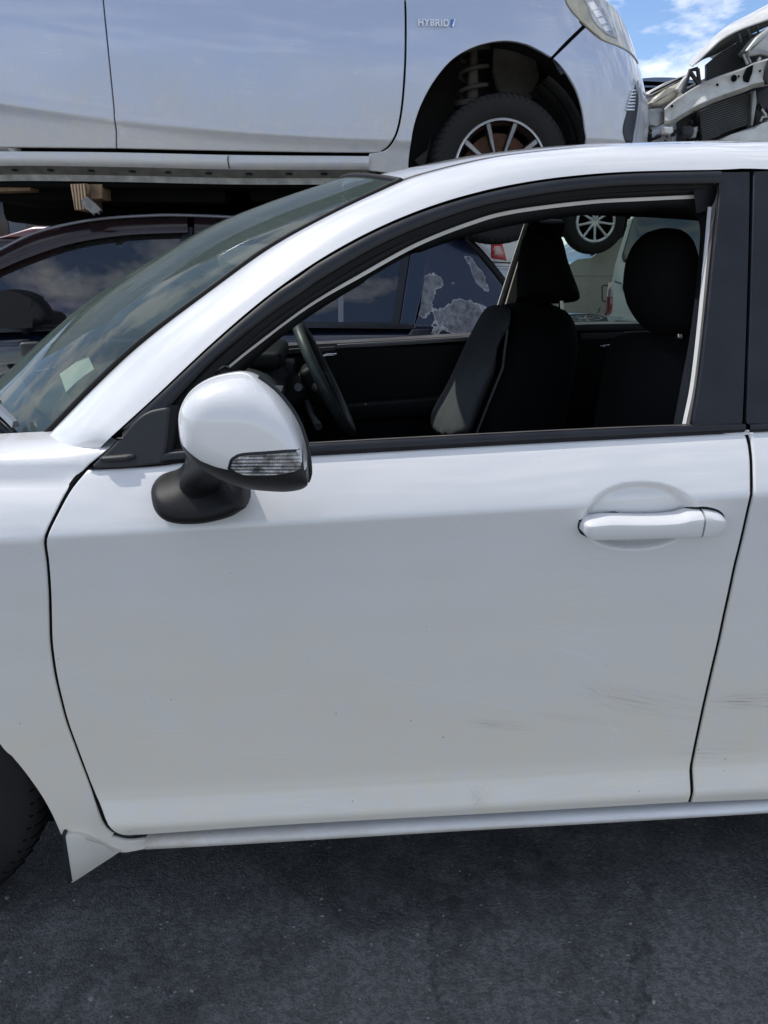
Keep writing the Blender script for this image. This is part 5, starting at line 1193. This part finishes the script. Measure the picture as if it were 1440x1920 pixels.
# badge lettering
cu = bpy.data.curves.new('badge', 'FONT'); cu.body = 'HYBRID'; cu.size = 0.034; cu.extrude = 0.002; cu.bevel_depth = 0.0006; cu.space_character = 1.12; cu.offset = 0.0006
to = bpy.data.objects.new('badge_tmp', cu); C.objects.link(to); dg = bpy.context.evaluated_depsgraph_get(); me = bpy.data.meshes.new_from_object(to.evaluated_get(dg)); bpy.data.objects.remove(to)
bp = hit(783, 49, SS_); bp2 = hit(842, 49, SS_); xs0 = max(v.co.x for v in me.vertices); sc_ = (bp2[0]-bp[0])/xs0
for v in me.vertices:
    x, y, z = v.co; v.co = Vector((bp[0]+x*sc_, 0, bp[2]+y*1.0+0.0*x)); v.co.y = float(SS_(v.co.x, v.co.z))-0.003-z*2
me.materials.clear(); badge = fin('badge_letters', me, plain('badge_chrome', (0.85, 0.86, 0.88), 0.22, metal=0.35), hat)
_bd = hit(847, 44, SS_)
bm = bmesh.new(); box_bm(bm, (_bd[0], _bd[1]-0.003, _bd[2]), (0.012, 0.004, 0.026), Matrix.Rotation(0.15, 3, 'Y'), 0.001); from_bm('badge_mark', bm, plain('blue_badge_enamel', (0.05, 0.16, 0.5), 0.25, coat=0.8), badge)
bm = bmesh.new(); box_bm(bm, (_bd[0]+0.008, _bd[1]-0.003, _bd[2]+0.002), (0.005, 0.005, 0.03), Matrix.Rotation(0.3, 3, 'Y'), 0.001); from_bm('badge_mark', bm, M['chrome'], badge)
# ------------------------------------------------------------------ packing between the cars
def ply():
    m, t, p, l = newmat('plywood_edge_layers'); v = mapped(t); w = N_(t, 'ShaderNodeTexWave', Scale=26.0, Distortion=1.2); w.bands_direction = 'X'; l(v, w.inputs['Vector'])
    l(mix_(t, ramp(t, w.outputs[1], 0.3, 0.7), (0.13, 0.075, 0.04, 1), (0.50, 0.36, 0.22, 1)), p.inputs['Base Color']); p.inputs['Roughness'].default_value = 0.85; return m
M['ply'] = ply(); M['wood'] = plain('weathered_timber', (0.26, 0.17, 0.10), 0.9, vary=0.35, vscale=18)
def packing(pp, Y, d, label, m):
    q = [(p[0], p[2]) for p in (at(a, b, Y) for a, b in pp)]
    t = prism('packing_block', q, Y, Y+d, m, None, bev=0.003, seg=1); return tag(t, label, 'wood block', 'timber packing between the stacked cars')
packing([(131, 345), (161, 344), (164, 393), (140, 394)], 2.30, 0.22, 'striped plywood block under the sill of the silver hatchback', M['ply'])
packing([(163, 345), (191, 345), (191, 372), (165, 375)], 2.36, 0.20, 'brown timber block beside the striped plywood one', M['wood'])
packing([(640, 346), (668, 346), (668, 400), (641, 400)], 2.32, 0.22, 'plywood block just above the windscreen of the white car', M['ply'])
packing([(-120, 341), (60, 337), (56, 357), (-120, 364)], 2.40, 0.25, 'long pale plank at the left edge below the silver hatchback', M['wood'])
rg_ = [(p[0], p[2]) for p in (at(a, b, 2.27) for a, b in [(153, 375), (163, 369), (178, 381), (191, 395), (184, 394), (186, 402), (178, 397), (176, 404), (165, 392), (155, 388)])]
tag(prism('torn_board', rg_, 2.265, 2.285, plain('frayed_grey_board', (0.22, 0.22, 0.20), 0.95, vary=0.3, vscale=30), None, bev=0.003), 'frayed grey scrap of board hanging from the plywood block', 'scrap')
# red hatchback far behind, seen under the stack at the left
red = thing('red_car', 'red car glimpsed through the gap under the silver hatchback', 'car', (-2.2, 5.3, 0))
M['red'] = plain('red_car_paint', (0.13, 0.008, 0.012), 0.35, coat=1.0)
hull('lower_body', [(-3.9, 0.3, 0.7, 0.2), (-3.7, 0.25, 0.85, 0.05), (-2.9, 0.22, 0.95, 0), (-0.9, 0.22, 0.97, 0), (-0.4, 0.3, 0.9, 0.15)], M['red'], red, 4.45, 6.1)
prism('glasshouse', [(-3.0, 0.95), (-2.35, 1.38), (-1.2, 1.38), (-0.8, 0.97)], 4.6, 5.95, M['smoke'], red, bev=0.05)
prism('roof', [(-2.35, 1.36), (-2.05, 1.445), (-1.2, 1.445), (-1.1, 1.36)], 4.6, 5.95, M['red'], red, bev=0.04)
for x in (-3.2, -1.1): wheel(red, (x, 4.57, 0.31), 0.31, 0.19, 0.2, steel_rim, 'wheel')
dv = thing('added_black_van', 'added black van darkening the gap behind the stacked cars at the left', 'van', (-2.6, 7.2, 0))  # invented van, put in to block the bright horizon under the stack
prism('body', [(-5.2, 0.3), (-5.2, 1.95), (-4.9, 2.12), (-0.6, 2.12), (-0.1, 1.6), (0.5, 1.1), (0.6, 0.3)], 6.4, 8.1, M['navy_plain'], dv, bev=0.08, seg=3)
prism('side_window', [(-4.7, 1.25), (-4.7, 1.85), (-2.9, 1.85), (-2.9, 1.25)], 6.39, 6.42, M['smoke'], dv, bev=0.003)
prism('side_window', [(-2.75, 1.25), (-2.75, 1.85), (-0.75, 1.85), (-0.2, 1.25)], 6.39, 6.42, M['smoke'], dv, bev=0.003)
for x in (-4.2, -0.6): wheel(dv, (x, 6.5, 0.33), 0.33, 0.2, 0.2, steel_rim, 'wheel')
# ------------------------------------------------------------------ stripped white wreck stacked at the right
M['wreck_white'] = plain('weathered_white_paint', (0.66, 0.65, 0.61), 0.5, coat=0.2, vary=0.15, vscale=10)
def beam_mat():
    m, t, p, l = newmat('chipped_white_beam'); v = mapped(t); n = noise_(t, v, 14.0, 8.0, 0.68)
    c = mix_(t, ramp(t, n, 0.35, 0.6), (0.66, 0.66, 0.62, 1), (0.50, 0.49, 0.45, 1)); c = mix_(t, ramp(t, n, 0.635, 0.67), c, (0.20, 0.10, 0.05, 1))
    l(c, p.inputs['Base Color']); p.inputs['Roughness'].default_value = 0.6; bump_(t, noise_(t, v, 9.0, 4.0), 0.5, 0.02, p.inputs['Normal']); return m
M['beam'] = beam_mat(); M['yellowed'] = plain('yellowed_headlamp', (0.50, 0.46, 0.36), 0.45, coat=0.4, vary=0.2, vscale=12)
M['soot'] = plain('grimy_black_parts', (0.02, 0.02, 0.02), 0.55, vary=0.5, vscale=12); M['bare'] = plain('dull_grey_metal', (0.30, 0.30, 0.29), 0.45, metal=0.6, vary=0.3, vscale=14)
M['fin'] = plain('radiator_fins', (0.10, 0.10, 0.10), 0.5, metal=0.5, vary=0.4, vscale=8)
wr = thing('wrecked_car', 'stripped white wreck with bare bumper beam and radiators stacked at the right', 'car', (2.6, 3.9, 1.8))
def W(pp, Y, d, m, name, bev=0.006, par=None, **k): return prism_px(name, pp, Y, d, m, par or wr, bev, **k)
def yb_(px): return 2.95-(px-1250)/190.0*0.16      # the front slants towards us on the right
# bumper beam: a lipped channel with dents
bu = [(1246, 206), (1256, 197), (1279, 180), (1305, 164), (1341, 148), (1392, 130), (1412, 120), (1446, 110), (1500, 92), (1560, 78)]
bl = [(1246, 226), (1258, 226), (1281, 212), (1307, 198), (1341, 183), (1392, 165), (1412, 157), (1446, 150), (1500, 132), (1560, 118)]
bu3 = [at(a, b, yb_(a)+(0.02 if 1295 < a < 1310 else 0)) for a, b in bu]; bl3 = [at(a, b, yb_(a)-0.005) for a, b in bl]
bl4 = [at(a, b+9, yb_(a)+0.05) for a, b in bl]; bu4 = [at(a, b-3, yb_(a)+0.06) for a, b in bu]
beam = loft('bumper_beam', bu3, bl3, M['beam'], wr, seg=8, bulge=-0.012, n=80, thick=0.006)
loft('beam_lower_flange', bl3, bl4, M['beam'], beam, seg=3, bulge=0.004, n=80, out=(0, -1, -1), thick=0.005)
loft('beam_upper_flange', bu3, bu4, M['beam'], beam, seg=3, n=80, out=(0, -0.3, 1), thick=0.005)
for px, py, r in ((1376, 147, 0.012), (1345, 159, 0.005), (1260, 199, 0.005), (1385, 143, 0.004), (1425, 133, 0.004)):
    c = at(px, py, yb_(px)-0.001); bm = bmesh.new(); lathe_bm(bm, [(0.0, 0.004), (r, 0.004), (r*1.25, -0.001)], c, 'y', 20); from_bm('beam_hole', bm, M['void'], beam)
W([(1397, 150), (1396, 142), (1402, 126), (1413, 121), (1411, 136), (1404, 154)], yb_(1404)-0.006, 0.02, M['void'], 'beam_notch', 0.002, beam)
W([(1437, 128), (1442, 112), (1470, 104), (1470, 150), (1438, 158), (1434, 145)], yb_(1440)-0.014, 0.02, M['soot'], 'beam_notch', 0.002, beam)
# cooling stack: frame plus separate fins
def fins(name, pp, Y, n, tilt):
    P = [at(a, b, Y) for a, b in pp]; x0, x1 = min(p[0] for p in P), max(p[0] for p in P); poly = np.array([(p[0], p[2]) for p in P]); core = W(pp, Y+0.012, 0.03, M['soot'], name, 0.003)
    z0, z1 = poly[:, 1].min(), poly[:, 1].max(); bm = bmesh.new()
    for k in range(n):
        z = z0-0.1+(z1-z0+0.2)*k/n; xs = np.linspace(x0, x1, 60); q = np.stack([xs, z+tilt*(xs-x0)], 1); ok = inside(q, poly)
        if ok.sum() < 3: continue
        a, b = q[ok][0], q[ok][-1]; box_bm(bm, ((a[0]+b[0])/2, Y+0.008, (a[1]+b[1])/2), (np.linalg.norm(b-a), 0.02, 0.0032), Matrix.Rotation(-math.atan2(b[1]-a[1], b[0]-a[0]), 3, 'Y'))
    o = from_bm('radiator_fin_bank', bm, M['fin'], core, False); o['kind'] = 'stuff'
fins('condenser', [(1326, 120), (1350, 100), (1405, 66), (1445, 52), (1500, 40), (1500, 115), (1445, 118), (1400, 124), (1345, 146), (1326, 152)], 3.04, 44, 0.42)
fins('radiator', [(1311, 209), (1341, 194), (1392, 176), (1415, 172), (1413, 232), (1371, 243), (1325, 265), (1316, 266)], 3.00, 40, 0.30)
# hood lifted above it
hu = [(1500, -6), (1440, 17), (1392, 41), (1351, 63), (1321, 92), (1303, 112), (1293, 122)]; hl2 = [(1500, 12), (1440, 35), (1385, 55), (1351, 74), (1330, 93), (1312, 110), (1297, 124)]
hood = loft('hood', [at(a, b, 2.98) for a, b in hu], [at(a, b, 2.90) for a, b in hl2], M['wreck_white'], wr, seg=6, bulge=0.006, n=50, thick=0.006)
loft('hood_inner', [at(a, b+1, 2.91) for a, b in hl2], [at(a, b+2, 3.12) for a, b in [(1500, 28), (1440, 48), (1395, 70), (1358, 92), (1335, 103), (1318, 110), (1300, 122)]], plain('hood_underside', (0.20, 0.195, 0.18), 0.7, vary=0.3), hood, seg=5, bulge=-0.01, n=50, out=(0, -1, -1), thick=0.006)
loft('hood_skin', [at(a, b, 2.985) for a, b in hu], [at(a, b, 4.1) for a, b in [(1560, -10), (1500, 12), (1450, 40), (1400, 66), (1370, 88), (1350, 104), (1340, 112)]], M['wreck_white'], hood, seg=8, bulge=0.05, n=40, out=(0, 0, 1))
for px, py in ((1385, 62), (1402, 54), (1418, 46)):
    a = at(px, py, 2.95); b = at(px+4, py+16, 3.0); tube('hood_rib', [tuple(a), tuple(b)], 0.006, M['bare'], hood, 6)
# right headlamp bowl, brackets
W([(1399, 94), (1420, 68), (1446, 48), (1480, 40), (1480, 98), (1446, 99), (1405, 100)], 2.86, 0.10, plain('dull_silver_shell', (0.40, 0.40, 0.38), 0.45, metal=0.3, vary=0.2), 'headlamp_shell', 0.02)
tube('bracket', [tuple(at(a, b, 2.85)) for a, b in ((1402, 102), (1425, 98), (1448, 104))], 0.012, M['bare'], wr, 8)
tube('bracket', [tuple(at(a, b, 2.86)) for a, b in ((1394, 102), (1402, 120))], 0.008, M['bare'], wr, 6)
tube('bracket', [tuple(at(a, b, 2.86)) for a, b in ((1400, 101), (1408, 118))], 0.006, M['bare'], wr, 6)
tube('bracket', [tuple(at(a, b, 2.86)) for a, b in ((1425, 108), (1420, 118))], 0.008, M['wreck_white'], wr, 6)
# crushed white fender edge and lamp on the left
W([(1214, 176), (1225, 166), (1250, 153), (1272, 145), (1290, 138), (1286, 146), (1262, 158), (1245, 169), (1222, 178), (1216, 180)], 3.06, 0.4, M['wreck_white'], 'fender_edge', 0.012)
W([(1222, 192), (1228, 181), (1250, 166), (1281, 150), (1278, 168), (1272, 180), (1258, 191), (1238, 199), (1225, 198)], 3.02, 0.12, M['yellowed'], 'headlamp_cover', 0.02)
W([(1270, 166), (1282, 148), (1294, 136), (1290, 146), (1280, 166), (1276, 173)], 2.98, 0.04, M['wreck_white'], 'apron_piece', 0.006)
for pl in ([(1281, 174), (1294, 132), (1308, 129)], [(1281, 174), (1311, 160)], [(1308, 129), (1312, 160)], [(1294, 135), (1310, 158)]):
    tube('lamp_bracket', [tuple(at(a, b, 2.97)) for a, b in pl], 0.010, M['soot'], wr, 8)
W([(1216, 205), (1240, 202), (1250, 212), (1246, 232), (1232, 236), (1216, 238)], 2.99, 0.05, M['bare'], 'side_member', 0.01)
W([(1244, 238), (1262, 238), (1264, 246), (1258, 252), (1246, 250)], 2.93, 0.05, M['wreck_white'], 'tow_lug', 0.008)
W([(1214, 236), (1245, 232), (1310, 205), (1318, 270), (1318, 290), (1214, 290)], 3.10, 0.3, M['soot'], 'front_panel', 0.02)
W([(1415, 168), (1470, 150), (1470, 240), (1415, 236)], 3.02, 0.2, M['soot'], 'front_panel', 0.02)
W([(1333, 269), (1371, 252), (1412, 238), (1430, 236), (1446, 222), (1480, 215), (1480, 262), (1420, 272), (1340, 276)], 2.96, 0.06, M['wreck_white'], 'lower_crossmember', 0.012)
W([(1410, 172), (1418, 168), (1420, 190), (1413, 236), (1408, 236)], 2.98, 0.05, M['bare'], 'radiator_support', 0.008)
random.seed(3)
for k in range(26):       # pipes, clips and torn brackets in the engine bay
    px, py = random.uniform(1218, 1318), random.uniform(205, 268); Y = 2.99+random.uniform(0, 0.1)
    if k % 4 == 0: px, py = random.uniform(1418, 1450), random.uniform(165, 235)
    pts = [at(px, py, Y)]
    for j in range(3): pts.append(pts[-1]+np.array([random.uniform(-0.04, 0.04), random.uniform(-0.02, 0.02), random.uniform(-0.05, 0.02)]))
    tube('pipe', [tuple(p) for p in spline(pts, n=9)], random.uniform(0.003, 0.010), [M['soot'], M['bare'], M['rubber'], M['soot'], M['beam']][k % 5], wr, 6)
c = at(1289, 248, 2.95); bm = bmesh.new(); lathe_bm(bm, [(0.0, -0.02), (0.015, -0.02), (0.028, -0.012), (0.03, 0.03)], c, 'y', 24); from_bm('horn', bm, M['soot'], wr)
W([(1293, 240), (1310, 236), (1306, 258), (1296, 260)], 2.97, 0.03, M['bare'], 'washer_tank', 0.008)
hull('body_shell', [(1.75, 1.80, 2.02, 0.3), (2.0, 1.76, 2.15, 0.08), (3.2, 1.76, 2.3, 0.0), (5.6, 1.8, 2.3, 0.05)], M['soot'], wr, 3.15, 4.6)
# ------------------------------------------------------------------ white van under the wreck
M['van_white'] = plain('van_white_paint', (0.66, 0.68, 0.64), 0.35, coat=0.8, vary=0.06, vscale=6)
van = thing('white_van', 'white van with upright tail lamp seen through the rear cabin of the white saloon', 'van', (2.9, 4.0, 0))
VY = 3.55
def V_(pp): return [(p[0], p[2]) for p in (at(a, b, VY) for a, b in pp)]
vb = V_([(1139, 700), (1139, 602), (1147, 530), (1153, 497), (1178, 415), (1190, 385), (1215, 350), (1330, 345), (1420, 360), (1420, 700)])
zr = 1.74; vb = [(x, min(z, zr)) for x, z in vb]; vb[0] = (vb[0][0], 0.3); vb[-1] = (vb[-1][0]+2.2, 0.3); vb[-2] = (vb[-2][0]+2.2, zr)
prism('body', vb, VY, VY+1.65, M['van_white'], van, bev=0.05, seg=4, shear=lambda c: (c.x+0.5*(c.y-VY), c.y, c.z))
wv = V_([(1186, 412), (1200, 398), (1420, 396), (1420, 495), (1200, 500), (1180, 497), (1168, 490), (1166, 480)])
wv = [(x, min(z, zr-0.12)) for x, z in wv]
prism('side_window', wv, VY-0.006, VY+0.01, plain('van_dark_glass', (0.03, 0.038, 0.036), 0.12, coat=0.6, vary=0.2, vscale=4), van, bev=0.003)
prism('tail_lamp', V_([(1142, 556), (1146, 530), (1151, 530), (1149, 556)]), VY-0.012, VY+0.05, plain('pale_lamp_glass', (0.55, 0.52, 0.5), 0.2, coat=1.0), van, bev=0.004)
prism('tail_lamp', V_([(1140, 588), (1142, 557), (1149, 557), (1147, 588)]), VY-0.012, VY+0.05, plain('red_lamp_glass', (0.30, 0.012, 0.018), 0.2, coat=1.0), van, bev=0.004)
prism('door_handle', V_([(1170, 532), (1178, 530), (1178, 548), (1171, 546)]), VY-0.02, VY, plain('grey_handle', (0.32, 0.33, 0.31), 0.4), van, bev=0.004)
prism('bumper', V_([(1128, 606), (1132, 596), (1150, 592), (1420, 592), (1420, 640), (1130, 640)]), VY-0.03, VY+0.1, M['grain_black'], van, bev=0.015)
prism('seam', V_([(1152, 526), (1166, 531), (1166, 533), (1152, 529)]), VY-0.002, VY+0.002, M['grey_rubber'], van, bev=0)
for x in (2.3, 4.3): wheel(van, (x, VY+0.12, 0.31), 0.31, 0.19, 0.2, steel_rim, 'wheel')
# ------------------------------------------------------------------ grey saloon and the car stacked on it, further back
GYR = 5.9
M['pale_grey'] = plain('pale_grey_paint', (0.34, 0.35, 0.34), 0.32, metal=0.2, coat=0.9, vary=0.06, vscale=5)
gr = thing('grey_sedan', 'pale grey saloon with fuel flap seen between the front seats', 'car', (2.6, 6.7, 0))
def G_(pp, Y=GYR): return [(p[0], p[2]) for p in (at(a, b, Y) for a, b in pp)]
gb = G_([(940, 520), (1000, 512), (1056, 503), (1085, 497), (1110, 483), (1165, 446), (1185, 430), (1260, 425), (1330, 440), (1420, 500), (1420, 610), (1420, 680), (940, 680)])
gb[-1] = (gb[-1][0], 0.28); gb[-2] = (gb[-2][0], 0.28)
prism('body', gb, GYR, GYR+1.6, M['pale_grey'], gr, bev=0.05, seg=4)
fl = G_([(1129, 537), (1133, 535), (1160, 535), (1164, 538), (1164, 563), (1160, 565), (1132, 565), (1129, 562)])
tube('fuel_flap_gap', [(x, GYR-0.001, z) for x, z in fl+fl[:1]], 0.004, M['void'], gr, 6)
tube('side_crease', [(x, GYR-0.001, z) for x, z in G_([(1040, 518), (1180, 517)])], 0.004, M['pale_grey'], gr, 6)
tube('sill_seam', [(x, GYR-0.001, z) for x, z in G_([(1040, 593), (1180, 592)])], 0.004, M['void'], gr, 6)
bm = bmesh.new(); ac = G_([(1135, 636)])[0]; lathe_bm(bm, [(0.0, 0), (0.2, 0)], (ac[0], GYR-0.004, ac[1]), 'y', 32); from_bm('wheel_arch', bm, M['void'], gr)
for x in (ac[0], ac[0]+2.4): wheel(gr, (x, GYR+0.1, 0.30), 0.30, 0.18, 0.19, steel_rim, 'wheel')
up = thing('stacked_hatchback', 'dark car resting on the pale grey saloon with bright alloy wheel showing', 'car', (2.6, 6.6, 1.3))
uw = at(1112, 416, 5.85)
def bright_rim(wh, c, rin, w):
    h = w/2; bm = bmesh.new(); lathe_bm(bm, [(rin+0.004, -h*0.84), (rin-0.004, -h*0.94), (rin-0.02, -h*0.85)], c, 'y', 48); from_bm('rim_lip', bm, M['alloy'], wh)
    bm = bmesh.new(); lathe_bm(bm, [(0.0, h*0.3), (rin-0.02, h*0.3)], c, 'y', 32); from_bm('backing_plate', bm, M['void'], wh)
    bm = bmesh.new(); lathe_bm(bm, [(0.0, -h*0.7), (0.04, -h*0.66), (0.05, -h*0.3)], c, 'y', 24); from_bm('hub', bm, M['alloy'], wh)
    for k in range(9):
        a = 2*math.pi*k/9-math.pi/2+0.03; tube('spoke', [(c[0]+r*math.cos(a), c[1]+y, c[2]+r*math.sin(a)) for r, y in ((0.03, -h*0.6), (rin*0.6, -h*0.72), (rin-0.008, -h*0.84))], [0.012, 0.010, 0.012], M['alloy'], wh, 8)
wheel(up, tuple(uw), 0.265, 0.17, 0.17, bright_rim, 'wheel')
prism('body', [(uw[0]-1.6, uw[2]+0.06), (uw[0]-0.42, uw[2]+0.04), (uw[0]-0.38, uw[2]+0.3), (uw[0], uw[2]+0.42), (uw[0]+0.38, uw[2]+0.3), (uw[0]+0.42, uw[2]+0.04), (uw[0]+1.2, uw[2]+0.05), (uw[0]+1.3, uw[2]+0.5), (uw[0]-1.6, uw[2]+0.6)], 5.82, 7.4, M['navy_plain'], up, bev=0.03)
box('wheel_housing', (uw[0], 6.4, uw[2]+0.15), (0.75, 0.7, 0.5), M['void'], up)
# ------------------------------------------------------------------ silver car whose tail lamp shows behind the dark blue one
TY = 4.7
ts = thing('silver_sedan', 'silver saloon showing a red tail lamp behind the dark blue saloon', 'car', (1.6, 5.4, 0))
def T_(pp, Y=TY): return [(p[0], p[2]) for p in (at(a, b, Y) for a, b in pp)]
tb = T_([(860, 440), (900, 444), (985, 447), (1010, 452), (1020, 540), (1010, 600), (860, 600)]); tb[-1] = (tb[-1][0], 0.3); tb[-2] = (tb[-2][0], 0.3)
prism('body', tb, TY, TY+0.9, plain('plain_silver_paint', (0.45, 0.46, 0.49), 0.3, metal=0.4, coat=1.0), ts, bev=0.04, seg=3)
lp = prism('tail_lamp', T_([(921, 457), (941, 457), (950, 489), (921, 484)]), TY-0.02, TY+0.03, plain('bright_red_lamp', (0.50, 0.015, 0.02), 0.15, coat=1.0), ts, bev=0.008)
prism('clear_section', T_([(926, 462), (937, 462), (941, 479), (926, 478)]), TY-0.026, TY, plain('pinkish_lamp_glass', (0.62, 0.40, 0.34), 0.2, coat=1.0), lp, bev=0.004)
prism('crease', T_([(900, 489), (990, 493), (990, 496), (900, 492)]), TY-0.006, TY+0.01, M['grey_rubber'], ts, bev=0.0)
prism('bumper', T_([(880, 497), (1000, 500), (1005, 590), (880, 590)]), TY-0.05, TY+0.05, plain('silver_bumper_paint', (0.42, 0.43, 0.46), 0.3, metal=0.3, coat=1.0), ts, bev=0.03, seg=3)
for x in (tb[0][0]+0.3,): wheel(ts, (x, TY+0.12, 0.30), 0.30, 0.18, 0.19, steel_rim, 'wheel')
# ------------------------------------------------------------------ small blue-grey roof beyond the wreck
bg = thing('blue_grey_car', 'blue-grey car roof just visible between the silver hatchback and the wreck', 'car', (5.2, 9.4, 1.6))
def R_(pp, Y=8.8): return [(p[0], p[2]) for p in (at(a, b, Y) for a, b in pp)]
prism('roof', R_([(1150, 168), (1180, 152), (1212, 146), (1250, 145), (1290, 148), (1330, 158), (1330, 164), (1180, 164)]), 8.8, 10.1, plain('blue_grey_paint', (0.11, 0.14, 0.22), 0.3, coat=1.0), bg, bev=0.04, seg=3, ds=0.1)
prism('glasshouse', R_([(1185, 163), (1330, 163), (1345, 210), (1170, 210)]), 8.84, 10.05, M['smoke'], bg, bev=0.03)
prism('lower_body', R_([(1150, 210), (1370, 210), (1380, 300), (1140, 300)]), 8.75, 10.15, M['navy_plain'], bg, bev=0.05)
